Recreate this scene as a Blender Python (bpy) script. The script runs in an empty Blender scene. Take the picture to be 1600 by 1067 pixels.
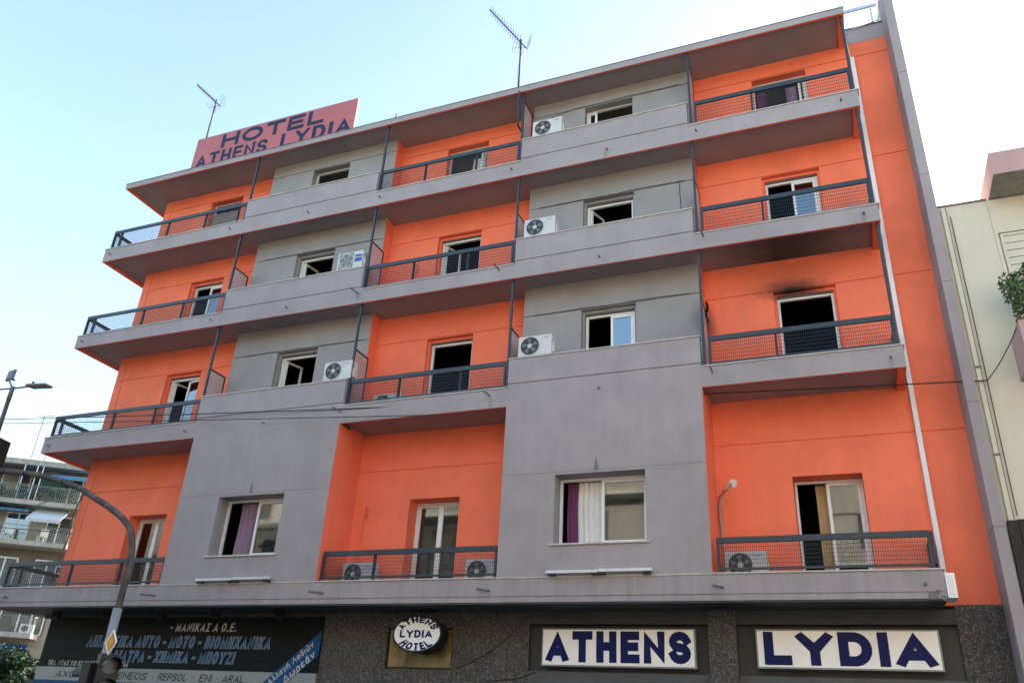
import bpy, bmesh, math, random
from mathutils import Vector, Matrix
R_ = math.radians
sc = bpy.context.scene
col = sc.collection
random.seed(7)

# ------------------------------------------------------------------ camera
cam_d = bpy.data.cameras.new('camera')
cam = bpy.data.objects.new('camera', cam_d); col.objects.link(cam)
cam_d.sensor_width = 36.0; cam_d.lens = 28.705; cam_d.clip_start = 0.1; cam_d.clip_end = 3000
_r = Vector((0.92767341, 0.36971047, 0.05230888)); _u = Vector((0.12082657, -0.42978022, 0.89481278)); _f = Vector((-0.35330298, 0.82377371, 0.44336653))
cam.matrix_world = Matrix(((_r.x, _u.x, -_f.x, 19.77663), (_r.y, _u.y, -_f.y, -14.60604), (_r.z, _u.z, -_f.z, 1.65), (0, 0, 0, 1)))
sc.camera = cam
# ------------------------------------------------------------------ sky, sun, exposure (low sun behind the hotel)
SUN_EL, SUN_AZ = 10.0, 38.0   # azimuth from +Y towards +X
w = bpy.data.worlds.new('World'); sc.world = w; w.use_nodes = True
nt = w.node_tree; bg = nt.nodes['Background']
sky = nt.nodes.new('ShaderNodeTexSky'); sky.sky_type = 'NISHITA'; sky.sun_disc = False
sky.sun_elevation = R_(SUN_EL); sky.sun_rotation = R_(SUN_AZ); sky.altitude = 100; sky.air_density = 1.0; sky.dust_density = 3.4; sky.ozone_density = 1.2
nt.links.new(sky.outputs[0], bg.inputs[0]); bg.inputs[1].default_value = 0.15
sun_d = bpy.data.lights.new('sun', 'SUN'); sun_d.energy = 4.6; sun_d.angle = R_(0.5); sun_d.color = (1, .9, .78)
sun = bpy.data.objects.new('sun', sun_d); col.objects.link(sun); sun.location = (40, 50, 30)
_d = Vector((math.sin(R_(SUN_AZ)) * math.cos(R_(SUN_EL)), math.cos(R_(SUN_AZ)) * math.cos(R_(SUN_EL)), math.sin(R_(SUN_EL))))
sun.rotation_euler = _d.to_track_quat('Z', 'Y').to_euler()
sc.view_settings.view_transform = 'Standard'; sc.view_settings.look = 'None'; sc.view_settings.gamma = 1
sc.view_settings.exposure = 2.60; sc.view_settings.use_curve_mapping = False
sc.cycles.max_bounces = 6; sc.cycles.diffuse_bounces = 4

# ------------------------------------------------------------------ materials
MATS = {}
def mat(name, color, rough=.7, noise=0.0, nscale=3.0, bump=0.0, bscale=120.0, metallic=0.0, streak=0.0, spec=.4, coat=0.0, color2=None, fine=0.0, soot=None):
    m = bpy.data.materials.new(name); m.use_nodes = True; MATS[name] = m
    t = m.node_tree; b = t.nodes['Principled BSDF']; N = t.nodes.new; L = t.links.new
    b.inputs['Roughness'].default_value = rough; b.inputs['Metallic'].default_value = metallic
    b.inputs['Specular IOR Level'].default_value = spec; b.inputs['Coat Weight'].default_value = coat
    rgb = N('ShaderNodeRGB'); rgb.outputs[0].default_value = (*color, 1); cur = rgb.outputs[0]
    geo = N('ShaderNodeNewGeometry')
    def nz(scale, vec=None, detail=5, rough_=.6):
        n = N('ShaderNodeTexNoise'); n.inputs['Scale'].default_value = scale; n.inputs['Detail'].default_value = detail; n.inputs['Roughness'].default_value = rough_
        L(vec if vec else geo.outputs['Position'], n.inputs['Vector']); return n.outputs['Fac']
    def mp(s):
        q = N('ShaderNodeMapping'); q.inputs['Scale'].default_value = s; L(geo.outputs['Position'], q.inputs['Vector']); return q.outputs[0]
    def scalef(fac, lo, hi, a=.3, bb=.7):
        r = N('ShaderNodeMapRange'); L(fac, r.inputs[0]); r.inputs[1].default_value = a; r.inputs[2].default_value = bb; r.inputs[3].default_value = lo; r.inputs[4].default_value = hi; return r.outputs[0]
    def mul(c, f):
        v = N('ShaderNodeVectorMath'); v.operation = 'SCALE'; L(c, v.inputs[0]); L(f, v.inputs['Scale']); return v.outputs[0]
    def mixc(f, c, c2):
        x = N('ShaderNodeMix'); x.data_type = 'RGBA'; L(f, x.inputs[0]); L(c, x.inputs[6]); x.inputs[7].default_value = (*c2, 1); return x.outputs[2]
    if color2: cur = mixc(scalef(nz(nscale * .7), 0, 1, .42, .62), cur, color2)
    if noise:
        cur = mul(cur, scalef(nz(nscale), 1 - noise, 1 + noise))
        cur = mul(cur, scalef(nz(nscale * .22, detail=3), 1 - noise * .8, 1 + noise * .8))
    if fine: cur = mul(cur, scalef(nz(60, detail=3), 1 - fine, 1 + fine))
    if streak:
        cur = mul(cur, scalef(nz(1.0, mp((5.5, 5.5, .35)), detail=6, rough_=.7), 1 - streak, 1 + streak * .35, .32, .6))
    if soot:
        for (sx, sy, sz, rx, rz, amt) in soot:
            q = N('ShaderNodeMapping'); q.inputs['Location'].default_value = (-sx / rx, -sy / 3.0, -sz / rz); q.inputs['Scale'].default_value = (1 / rx, 1 / 3.0, 1 / rz); L(geo.outputs['Position'], q.inputs['Vector'])
            ln = N('ShaderNodeVectorMath'); ln.operation = 'LENGTH'; L(q.outputs[0], ln.inputs[0])
            ad = N('ShaderNodeMath'); ad.operation = 'MULTIPLY_ADD'; L(nz(3.5), ad.inputs[0]); ad.inputs[1].default_value = -.45; L(ln.outputs['Value'], ad.inputs[2])
            f = scalef(ad.outputs[0], amt, 0, -.1, .72); cur = mixc(f, cur, (.02, .018, .016))
    L(cur, b.inputs['Base Color'])
    if bump:
        bp = N('ShaderNodeBump'); bp.inputs['Strength'].default_value = bump; bp.inputs['Distance'].default_value = .01
        ad = N('ShaderNodeMath'); ad.operation = 'MULTIPLY_ADD'; L(nz(bscale, detail=4), ad.inputs[0]); ad.inputs[1].default_value = .5; L(nz(bscale * .06, detail=3), ad.inputs[2])
        L(ad.outputs[0], bp.inputs['Height']); L(bp.outputs[0], b.inputs['Normal'])
    return m
ORANGE = (.84, .186, .094); LILAC = (.325, .291, .293)
mat('orange', ORANGE, .85, .085, 1.0, .3, 90, streak=.035, fine=.03, soot=[(19.30, 1.1, 10.46, .85, .30, .95), (19.25, 1.1, 10.70, 1.3, .55, .40), (17.5, .9, 9.85, .3, .6, .8)])
mat('lilac_stained', LILAC, .85, .08, 1.6, .25, 90, streak=.16, fine=.03)
mat('lilac', LILAC, .85, .095, 1.3, .25, 90, streak=.045, fine=.03, soot=[(17.75, .4, 9.9, .55, .6, .5), (18.9, 0, 11.05, 1.6, .10, .4)] + [(x_, 0, z_, .07, .22, .28) for x_, z_ in ((20.862, 8.08), (13.1, 8.12), (20.8, 11.2), (9.35, 11.3), (15.6, 14.1), (.26, 8.1))])
mat('grey_wall', (.285, .273, .266), .85, .08, 1.5, .25, 90, streak=.03, fine=.03, soot=[(17.75, .4, 9.9, .6, .6, .55)])
mat('soffit', (.30, .265, .275), .9, .08, 1.2, .2, 60, fine=.03, soot=[(19.3, .7, 11.15, 1.9, .8, .82)])
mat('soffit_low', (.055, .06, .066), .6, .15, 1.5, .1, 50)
mat('marble', (.50, .48, .45), .5, .12, 5, .05, 40, streak=.1)
mat('steel_blue', (.016, .032, .045), .5, .12, 6, .04, 60, spec=.5)
mat('upvc', (.74, .74, .72), .4, .05, 4, spec=.5)
mat('white_trunk', (.72, .74, .75), .45, .05, 2, spec=.5)
mat('frosted', (.52, .36, .35), .55, .08, 2, .05, 30)
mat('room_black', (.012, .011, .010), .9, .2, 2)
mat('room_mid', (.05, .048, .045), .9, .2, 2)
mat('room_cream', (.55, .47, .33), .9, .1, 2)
mat('conduit_tan', (.30, .26, .235), .7, .1, 8)
mat('antenna', (.045, .046, .048), .8, .1, 8, spec=.1)
mat('ac_white', (.55, .55, .52), .45, .05, 6, streak=.05)
mat('ac_dark', (.05, .055, .055), .6, .1, 20)
mat('ac_grey', (.22, .23, .22), .6, .05, 20)
mat('label_blue', (.03, .10, .38), .5)
mat('mark_red', (.4, .05, .04), .5)
mat('mark_grey', (.2, .2, .22), .5)
mat('curtain_purple', (.13, .035, .10), .85, .1, 8, .1, 80)
mat('curtain_mauve', (.25, .165, .23), .85, .1, 8, .1, 80)
mat('curtain_white', (.66, .66, .62), .8, .05, 8, .1, 80)
mat('curtain_gold', (.40, .28, .13), .8, .1, 8, .1, 80)
mat('cloth_grey', (.25, .215, .20), .9, .1, 4, .1, 60)
mat('blind_grey', (.14, .15, .145), .8, .15, 3, streak=.25)
mat('sign_pink', (.41, .108, .11), .5, .05, 1.2, streak=.05)
mat('sign_navy_dull', (.022, .032, .07), .6, spec=.15)
mat('sign_white', (.86, .86, .83), .35, .03, 2, spec=.5)
mat('sign_navy', (.004, .010, .085), .5, spec=.15)
mat('sign_edge', (.20, .22, .23), .4, metallic=.4)
mat('board_black', (.007, .010, .0105), .6, .1, 3, spec=.12)
mat('board_silver', (.25, .29, .28), .4, .1, 1.5)
mat('print_white', (.50, .50, .45), .6, spec=.1)
mat('print_blue', (.04, .15, .31), .6, spec=.1)
mat('ribbon_blue', (.014, .08, .20), .6, spec=.15)
mat('print_black', (.01, .011, .013), .5)
mat('dark_wall', (.045, .047, .048), .6, .15, 2, .1, 50)
mat('mid_wall', (.075, .079, .081), .6, .12, 2, .1, 50)
mat('black_metal', (.012, .012, .013), .5, .1, 10)
mat('alu', (.55, .58, .62), .35, .05, 5, metallic=.5)
mat('galv', (.16, .165, .17), .65, .12, 8, spec=.3)
mat('old_pole', (.055, .05, .045), .7, .35, 5, .3, 40, color2=(.11, .10, .09))
mat('grey_pole', (.22, .235, .26), .5, .12, 5)
mat('cable', (.012, .012, .012), .6)
mat('cream_wall', (.62, .59, .46), .88, .06, .8, .2, 80, streak=.03)
mat('pink_wall', (.50, .32, .30), .85, .06, 1.5, .2, 80, streak=.06)
mat('wood_dark', (.028, .022, .018), .7, .3, 6, .2, 50, streak=.3)
mat('house_dark', (.215, .20, .18), .95, .1, 1)
mat('film', (.80, .68, .36), .6, .3, 4, color2=(.42, .44, .34))
mat('far_wall', (.27, .25, .20), .9, .1, 1, .1, 20, streak=.12)
mat('far_wall_dark', (.12, .108, .085), .9, .12, 1, .1, 20, streak=.12)
mat('far_slab', (.32, .31, .27), .9, .12, 1.5, streak=.25)
mat('awning_blue', (.06, .19, .36), .8, .1, 3)
mat('awning_grey', (.40, .45, .48), .8, .08, 2, streak=.1)
mat('awning_green', (.02, .06, .045), .8, .2, 6)
mat('rail_grey', (.16, .19, .19), .5)
mat('asphalt', (.05, .05, .052), .9, .2, 2, .4, 80)
mat('paving', (.11, .105, .10), .85, .15, 2, .3, 50)
mat('kerb', (.35, .34, .32), .85, .15, 3, .2, 50)
mat('dust', (.12, .11, .095), .95, .15, .5)
mat('leaf', (.045, .085, .03), .6, .35, 2, color2=(.075, .12, .045))
mat('leaf_dark', (.012, .030, .016), .7, .3, 2, color2=(.022, .045, .022), spec=.15)
mat('bark', (.09, .07, .05), .9, .3, 10, .5, 40)
mat('sign_yellow', (.75, .34, .01), .6, spec=.15)
mat('lens_dark', (.05, .05, .045), .3, spec=.6)
mat('rust', (.16, .075, .05), .8, .3, 6)
mat('concrete', (.30, .29, .27), .9, .15, 1.5, .2, 50, streak=.15)
mat('laundry_teal', (.12, .2, .24), .9, .1, 8); mat('laundry_navy', (.02, .03, .08), .9, .1, 8)
mat('patch', (.62, .60, .57), .9, .1, 10, .4, 60)
mat('render_dark', (.17, .165, .165), .9, .1, 10, .3, 60)
def mat_granite():
    m = bpy.data.materials.new('granite'); m.use_nodes = True; MATS['granite'] = m
    t = m.node_tree; b = t.nodes['Principled BSDF']; geo = t.nodes.new('ShaderNodeNewGeometry')
    v = t.nodes.new('ShaderNodeTexVoronoi'); v.inputs['Scale'].default_value = 46; t.links.new(geo.outputs['Position'], v.inputs['Vector'])
    v2 = t.nodes.new('ShaderNodeTexVoronoi'); v2.feature = 'DISTANCE_TO_EDGE'; v2.inputs['Scale'].default_value = 46; t.links.new(geo.outputs['Position'], v2.inputs['Vector'])
    sp = t.nodes.new('ShaderNodeSeparateColor'); t.links.new(v.outputs['Color'], sp.inputs[0])
    cr = t.nodes.new('ShaderNodeValToRGB'); e = cr.color_ramp.elements; e[0].color = (.045, .043, .042, 1); e[1].color = (.22, .21, .20, 1); e[0].position = .15
    x = e.new(.55); x.color = (.085, .082, .078, 1); x = e.new(.85); x.color = (.14, .13, .115, 1)
    t.links.new(sp.outputs[0], cr.inputs[0])
    mr = t.nodes.new('ShaderNodeMapRange'); mr.inputs[1].default_value = 0; mr.inputs[2].default_value = .12; mr.inputs[3].default_value = .4; mr.inputs[4].default_value = 1; t.links.new(v2.outputs['Distance'], mr.inputs[0])
    s = t.nodes.new('ShaderNodeVectorMath'); s.operation = 'SCALE'; t.links.new(cr.outputs[0], s.inputs[0]); t.links.new(mr.outputs[0], s.inputs['Scale'])
    t.links.new(s.outputs[0], b.inputs['Base Color']); b.inputs['Roughness'].default_value = .7
    bp = t.nodes.new('ShaderNodeBump'); bp.inputs['Strength'].default_value = .6; bp.inputs['Distance'].default_value = .01; t.links.new(mr.outputs[0], bp.inputs['Height']); t.links.new(bp.outputs[0], b.inputs['Normal'])
mat_granite()
def mat_glass(name, refl, tint, rough=.0):
    m = bpy.data.materials.new(name); m.use_nodes = True; MATS[name] = m
    t = m.node_tree; t.nodes.remove(t.nodes['Principled BSDF']); out = t.nodes['Material Output']
    g = t.nodes.new('ShaderNodeBsdfGlossy'); g.inputs['Roughness'].default_value = rough; g.inputs['Color'].default_value = (.86, .94, 1, 1)
    tr = t.nodes.new('ShaderNodeBsdfTransparent'); tr.inputs['Color'].default_value = (*tint, 1)
    fr = t.nodes.new('ShaderNodeFresnel'); fr.inputs['IOR'].default_value = 1.5
    mr = t.nodes.new('ShaderNodeMapRange'); mr.inputs[3].default_value = refl; t.links.new(fr.outputs[0], mr.inputs[0])
    mx = t.nodes.new('ShaderNodeMixShader'); t.links.new(mr.outputs[0], mx.inputs[0]); t.links.new(tr.outputs[0], mx.inputs[1]); t.links.new(g.outputs[0], mx.inputs[2]); t.links.new(mx.outputs[0], out.inputs[0])
mat_glass('glass', .15, (.55, .6, .6)); mat_glass('glass_dusty', .035, (.7, .72, .7), .03); mat_glass('glass_gold', .10, (.85, .82, .7), .04)

# ------------------------------------------------------------------ mesh builder
class MB:
    def __init__(s): s.v = []; s.f = []; s.m = []
    def quad(s, a, b, c, d, m=0):
        n = len(s.v); s.v += [a, b, c, d]; s.f.append((n, n + 1, n + 2, n + 3)); s.m.append(m)
    def poly(s, pts, m=0):
        n = len(s.v); s.v += pts; s.f.append(tuple(range(n, n + len(pts)))); s.m.append(m)
    def box(s, x0, x1, y0, y1, z0, z1, m=0, fm=None, X=None):
        n = len(s.v); P = [(x0, y0, z0), (x1, y0, z0), (x1, y1, z0), (x0, y1, z0), (x0, y0, z1), (x1, y0, z1), (x1, y1, z1), (x0, y1, z1)]
        if X: P = [tuple(X @ Vector(p)) for p in P]
        s.v += P
        for k, q in zip(('-x', '+x', '-y', '+y', '-z', '+z'), ((0, 4, 7, 3), (1, 2, 6, 5), (0, 1, 5, 4), (2, 3, 7, 6), (0, 3, 2, 1), (4, 5, 6, 7))):
            s.f.append(tuple(n + i for i in q)); s.m.append(fm.get(k, m) if fm else m)
        return s
    def tube(s, pts, r, k=8, m=0, caps=True):
        pts = [Vector(p) for p in pts]; rr = r if isinstance(r, (list, tuple)) else [r] * len(pts); n = len(s.v)
        for i, p in enumerate(pts):
            d = (pts[min(i + 1, len(pts) - 1)] - pts[max(i - 1, 0)]).normalized()
            a = d.cross(Vector((0, 0, 1)) if abs(d.z) < .9 else Vector((1, 0, 0))).normalized(); b = d.cross(a)
            for j in range(k):
                t = 2 * math.pi * j / k; s.v.append(tuple(p + (a * math.cos(t) + b * math.sin(t)) * rr[i]))
        for i in range(len(pts) - 1):
            for j in range(k):
                s.f.append((n + i * k + j, n + i * k + (j + 1) % k, n + (i + 1) * k + (j + 1) % k, n + (i + 1) * k + j)); s.m.append(m)
        if caps:
            s.f.append(tuple(n + j for j in range(k))); s.m.append(m); e = n + (len(pts) - 1) * k
            s.f.append(tuple(e + j for j in reversed(range(k)))); s.m.append(m)
        return s
    def disc(s, c, r0, r1, y, k=32, m=0, rz=None, thick=0.0):      # ring or disc facing -y
        n = len(s.v)
        for j in range(k):
            t = 2 * math.pi * j / k
            for r in (r0, r1): s.v.append((c[0] + r * math.cos(t), y, c[1] + r * math.sin(t) * (rz or 1)))
        for j in range(k):
            a = n + 2 * j; b = n + 2 * ((j + 1) % k); s.f.append((a, b, b + 1, a + 1)); s.m.append(m)
        return s
    def build(s, name, mats, parent=None, smooth=False, bevel=0.0):
        me = bpy.data.meshes.new(name); org = ORG.get(parent, (0, 0, 0)) if parent else (0, 0, 0)
        me.from_pydata([(x - org[0], y - org[1], z - org[2]) for x, y, z in s.v], [], s.f)
        for q in (mats if isinstance(mats, (list, tuple)) else [mats]): me.materials.append(MATS[q])
        me.polygons.foreach_set('material_index', s.m)
        if smooth: me.polygons.foreach_set('use_smooth', [True] * len(s.f))
        bm = bmesh.new(); bm.from_mesh(me); bmesh.ops.recalc_face_normals(bm, faces=bm.faces)
        bm.to_mesh(me); bm.free(); me.update()
        o = bpy.data.objects.new(name, me); col.objects.link(o)
        if parent: o.parent = parent; ORG[o] = org
        if bevel: b = o.modifiers.new('b', 'BEVEL'); b.width = bevel; b.segments = 2; b.limit_method = 'ANGLE'
        return o
ORG = {}
def tag(o, label, cat=None, group=None, kind=None):
    o['label'] = label
    if cat: o['category'] = cat
    if group: o['group'] = group
    if kind: o['kind'] = kind
    return o
def thing(name, label, cat, loc=(0, 0, 0), group=None):
    o = bpy.data.objects.new(name, None); col.objects.link(o); o.location = loc; ORG[o] = tuple(loc); o.empty_display_size = .2
    return tag(o, label, cat, group)
def single(name, mb, mats, label, cat, group=None, smooth=False, bevel=0.0, base=None):
    if base is None:
        xs = [p[0] for p in mb.v]; ys = [p[1] for p in mb.v]; zs = [p[2] for p in mb.v]; base = ((min(xs) + max(xs)) / 2, (min(ys) + max(ys)) / 2, min(zs))
    mb.v = [(x - base[0], y - base[1], z - base[2]) for x, y, z in mb.v]
    o = mb.build(name, mats, None, smooth, bevel); o.location = base
    return tag(o, label, cat, group)
def struct(name, mb, mats):
    o = mb.build(name, mats); o['kind'] = 'structure'; return o
def dup(root, loc, label, group=None):
    r = root.copy(); col.objects.link(r); r.location = loc; r['label'] = label
    if group: r['group'] = group
    for ch in list(root.children):
        c = ch.copy(); col.objects.link(c); c.parent = r
        for g in list(ch.children):
            d = g.copy(); col.objects.link(d); d.parent = c
    return r
def relief(mb, x0, x1, z0, z1, y, regions, thick, border_m=None):
    xs = sorted({x0, x1} | {min(max(v, x0), x1) for r in regions for v in r[:2]}); zs = sorted({z0, z1} | {min(max(v, z0), z1) for r in regions for v in r[2:4]})
    nx, nz = len(xs) - 1, len(zs) - 1; border_m = border_m or {}
    D = [[0.0] * nz for _ in range(nx)]; H = [[False] * nz for _ in range(nx)]
    for i in range(nx):
        for j in range(nz):
            cx = (xs[i] + xs[i + 1]) / 2; cz = (zs[j] + zs[j + 1]) / 2
            for (a, b, c, d, dep) in regions:
                if a < cx < b and c < cz < d:
                    if dep is None: D[i][j] = thick; H[i][j] = True
                    elif not H[i][j]: D[i][j] = max(dep, D[i][j])
    for i in range(nx):
        for j in range(nz):
            yy = y + D[i][j]
            if not H[i][j]: mb.quad((xs[i], yy, zs[j]), (xs[i + 1], yy, zs[j]), (xs[i + 1], yy, zs[j + 1]), (xs[i], yy, zs[j + 1]))
            if i + 1 < nx and D[i][j] != D[i + 1][j]:
                mb.quad((xs[i + 1], yy, zs[j]), (xs[i + 1], y + D[i + 1][j], zs[j]), (xs[i + 1], y + D[i + 1][j], zs[j + 1]), (xs[i + 1], yy, zs[j + 1]))
            if j + 1 < nz and D[i][j] != D[i][j + 1]:
                mb.quad((xs[i], yy, zs[j + 1]), (xs[i + 1], yy, zs[j + 1]), (xs[i + 1], y + D[i][j + 1], zs[j + 1]), (xs[i], y + D[i][j + 1], zs[j + 1]))
    for j in range(nz):
        if '-x' in border_m: mb.quad((x0, y + D[0][j], zs[j]), (x0, y + thick, zs[j]), (x0, y + thick, zs[j + 1]), (x0, y + D[0][j], zs[j + 1]), border_m['-x'])
        if '+x' in border_m: mb.quad((x1, y + D[-1][j], zs[j]), (x1, y + thick, zs[j]), (x1, y + thick, zs[j + 1]), (x1, y + D[-1][j], zs[j + 1]), border_m['+x'])
    return mb

# ------------------------------------------------------------------ stroke lettering
def arc(cx, cy, rx, ry, a0, a1, n=12): return [(cx + rx * math.cos(R_(a0 + (a1 - a0) * i / n)), cy + ry * math.sin(R_(a0 + (a1 - a0) * i / n))) for i in range(n + 1)]
_S = [(x, y) for x, y in arc(.5, .75, .5, .25, 15, 180, 9) + arc(.5, .75, .5, .25, 200, 270, 4) + arc(.5, .25, .5, .25, 90, -20, 5) + arc(.5, .25, .5, .25, -40, -165, 7)]
_O = arc(.5, .5, .5, .5, 90, 450, 24)
_al = arc(.42, .3, .42, .3, 60, 340, 14)
GL = {  # name: (width, [polylines])  in a unit box
 'A': (.95, [[(0, 0), (.5, 1), (1, 0)], [(.36, .27), (.64, .27)]]), 'B': (.75, [[(0, 0), (0, 1), (.6, 1)] + arc(.6, .77, .35, .23, 90, -90, 6) + [(0, .53)], [(.6, .53)] + arc(.65, .265, .35, .265, 90, -90, 6) + [(0, 0)]]),
 'D': (.8, [[(0, 0), (0, 1), (.45, 1)] + arc(.45, .5, .55, .5, 80, -80, 10) + [(.45, 0), (0, 0)]]), 'E': (.68, [[(1, 0), (0, 0), (0, 1), (1, 1)], [(0, .52), (.9, .52)]]), 'F': (.65, [[(0, 0), (0, 1), (1, 1)], [(0, .5), (.9, .5)]]),
 'H': (.78, [[(0, 0), (0, 1)], [(1, 0), (1, 1)], [(0, .52), (1, .52)]]), 'I': (.0, [[(.5, 0), (.5, 1)]]), 'K': (.8, [[(0, 0), (0, 1)], [(1, 1), (.05, .45)], [(.35, .6), (1, 0)]]), 'L': (.65, [[(0, 1), (0, 0), (1, 0)]]),
 'M': (1.0, [[(0, 0), (0, 1), (.5, .15), (1, 1), (1, 0)]]), 'N': (.8, [[(0, 0), (0, 1), (1, 0), (1, 1)]]), 'O': (.95, [_O]), 'P': (.72, [[(0, 0), (0, 1), (.6, 1)] + arc(.6, .73, .4, .27, 90, -90, 6) + [(0, .46)]]),
 'R': (.75, [[(0, 0), (0, 1), (.6, 1)] + arc(.6, .75, .4, .25, 90, -90, 6) + [(0, .5)], [(.5, .48), (1, 0)]]), 'S': (.78, [_S]), 'T': (.8, [[(0, 1), (1, 1)], [(.5, .95), (.5, 0)]]), 'U': (.8, [[(0, 1), (0, .3)] + arc(.5, .3, .5, .3, 180, 360, 8) + [(1, 1)]]),
 'X': (.85, [[(0, 0), (1, 1)], [(0, 1), (1, 0)]]), 'Y': (.9, [[(0, 1), (.5, .45), (1, 1)], [(.5, .5), (.5, 0)]]), 'Z': (.75, [[(0, 1), (1, 1), (0, 0), (1, 0)]]),
 'Λ': (.9, [[(0, 0), (.5, 1), (1, 0)]]), 'Π': (.8, [[(0, 0), (0, 1), (1, 1), (1, 0)]]), 'Σ': (.7, [[(1, 1), (0, 1), (.5, .5), (0, 0), (1, 0)]]), 'Φ': (.95, [[(x, .5 + (y - .5) * .62) for x, y in _O], [(.5, 0), (.5, 1)]]), 'Δ': (.9, [[(.5, 1), (0, 0), (1, 0), (.5, 1)]]),
 '-': (.35, [[(0, .45), (1, .45)]]), '.': (.0, [[(.5, 0), (.5, .06)]]), '/': (.4, [[(0, 0), (1, 1)]]), '•': (.12, [[(0, .5), (1, .5)]]), ' ': (.25, []),
 '0': (.6, [_O]), '1': (.3, [[(0, .8), (1, 1), (1, 0)]]), '2': (.6, [arc(.5, .7, .5, .3, 170, -30, 9) + [(0, 0), (1, 0)]]), '3': (.6, [arc(.45, .75, .5, .25, 160, -80, 9), arc(.45, .26, .55, .26, 80, -160, 9)]),
 '6': (.6, [[(.85, 1), (.1, .5)] + arc(.5, .3, .5, .3, 160, 520, 16)]), '7': (.6, [[(0, 1), (1, 1), (.35, 0)]]), '8': (.6, [arc(.5, .76, .42, .24, -90, 270, 14), arc(.5, .26, .5, .26, 90, 450, 14)]),
 'λ': (.6, [[(.1, 1), (.4, .9), (1, 0)], [(.5, .62), (0, 0)]]), 'α': (.65, [arc(.4, .33, .4, .33, 40, 320, 14), [(.85, .66), (.75, .3), (1, 0)]]), 'γ': (.6, [[(0, .66), (.5, .05), (1, .66)], [(.5, .1), (.5, -.2)]]),
 'ή': (.6, [[(0, 0), (0, .66)], [(0, .5)] + arc(.5, .36, .5, .3, 140, 0, 7) + [(1, -.2)], [(.45, .82), (.65, 1)]]), 'δ': (.6, [arc(.5, .3, .5, .3, 90, 450, 14), [(.5, .6), (.15, .85), (.4, 1), (.85, .97)]]), 'ι': (.1, [[(.0, .66), (.0, .1), (1, 0)]]),
 'ώ': (.85, [arc(.25, .3, .25, .33, 110, 350, 9) + arc(.75, .3, .25, .33, 190, 430, 9), [(.45, .82), (.6, 1)]]), 'ω': (.85, [arc(.25, .3, .25, .33, 110, 350, 9) + arc(.75, .3, .25, .33, 190, 430, 9)]), 'ν': (.6, [[(0, .66), (.45, 0), (1, .66)]]),
 'ρ': (.6, [[(0, -.2), (0, .33)] + arc(.5, .33, .5, .33, 180, -170, 14)]), 'ε': (.5, [arc(.5, .5, .45, .17, 40, 260, 8), arc(.5, .17, .5, .17, 100, 320, 8)]), 'ά': (.65, [arc(.4, .33, .4, .33, 40, 320, 14), [(.85, .66), (.75, .3), (1, 0)], [(.5, .82), (.65, 1)]]),
}
for a_, b_ in (('Α', 'A'), ('Β', 'B'), ('Ε', 'E'), ('Η', 'H'), ('Ι', 'I'), ('Κ', 'K'), ('Μ', 'M'), ('Ν', 'N'), ('Ο', 'O'), ('Ρ', 'P'), ('Τ', 'T'), ('Υ', 'Y'), ('Χ', 'X'), ('Ζ', 'Z')): GL[a_] = GL[b_]
def strip2d(pts, hw):
    n = len(pts); closed = n > 3 and math.dist(pts[0], pts[-1]) < 1e-6; L_ = []; R2 = []
    P = [Vector((p[0], p[1])) for p in pts]
    if not closed:
        P[0] = P[0] - (P[1] - P[0]).normalized() * hw; P[-1] = P[-1] + (P[-1] - P[-2]).normalized() * hw
    for i in range(n):
        if closed: d0 = (P[i] - P[i - 1 if i > 0 else n - 2]); d1 = (P[i + 1 if i < n - 1 else 1] - P[i])
        else: d0 = P[i] - P[max(i - 1, 0)]; d1 = P[min(i + 1, n - 1)] - P[i]
        if d0.length < 1e-7: d0 = d1
        if d1.length < 1e-7: d1 = d0
        d0.normalize(); d1.normalize(); n0 = Vector((-d0.y, d0.x)); n1 = Vector((-d1.y, d1.x)); m = n0 + n1
        if m.length < 1e-3: m = n0
        m.normalize(); k = min(1 / max(m.dot(n0), .3), 2.6)
        L_.append(P[i] + m * hw * k); R2.append(P[i] - m * hw * k)
    return L_, R2
def layout(text, weight, gap=.16, ital=0.0):
    """list of (x_advance, [strips as ([left],[right])]) with letter height 1; returns strips and the total width"""
    x = 0; out = []
    for ch in text:
        wd, pl = GL[ch]; W = wd * WIDE[0] + weight
        if ch == ' ': x += .62 * WIDE[0]; continue
        for p in pl:
            q = [(weight / 2 + px * (W - weight), weight / 2 + pz * (1 - weight)) for px, pz in p]
            L_, R2 = strip2d(q, weight / 2)
            lo = -.3 if any(pz < 0 for _, pz in p) else 0
            cl = lambda v: (x + v.x + ital * v.y, min(max(v.y, lo), 1.0))
            out.append(([cl(v) for v in L_], [cl(v) for v in R2]))
        x += W + gap
    return out, x - gap
WIDE = [.8]
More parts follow.
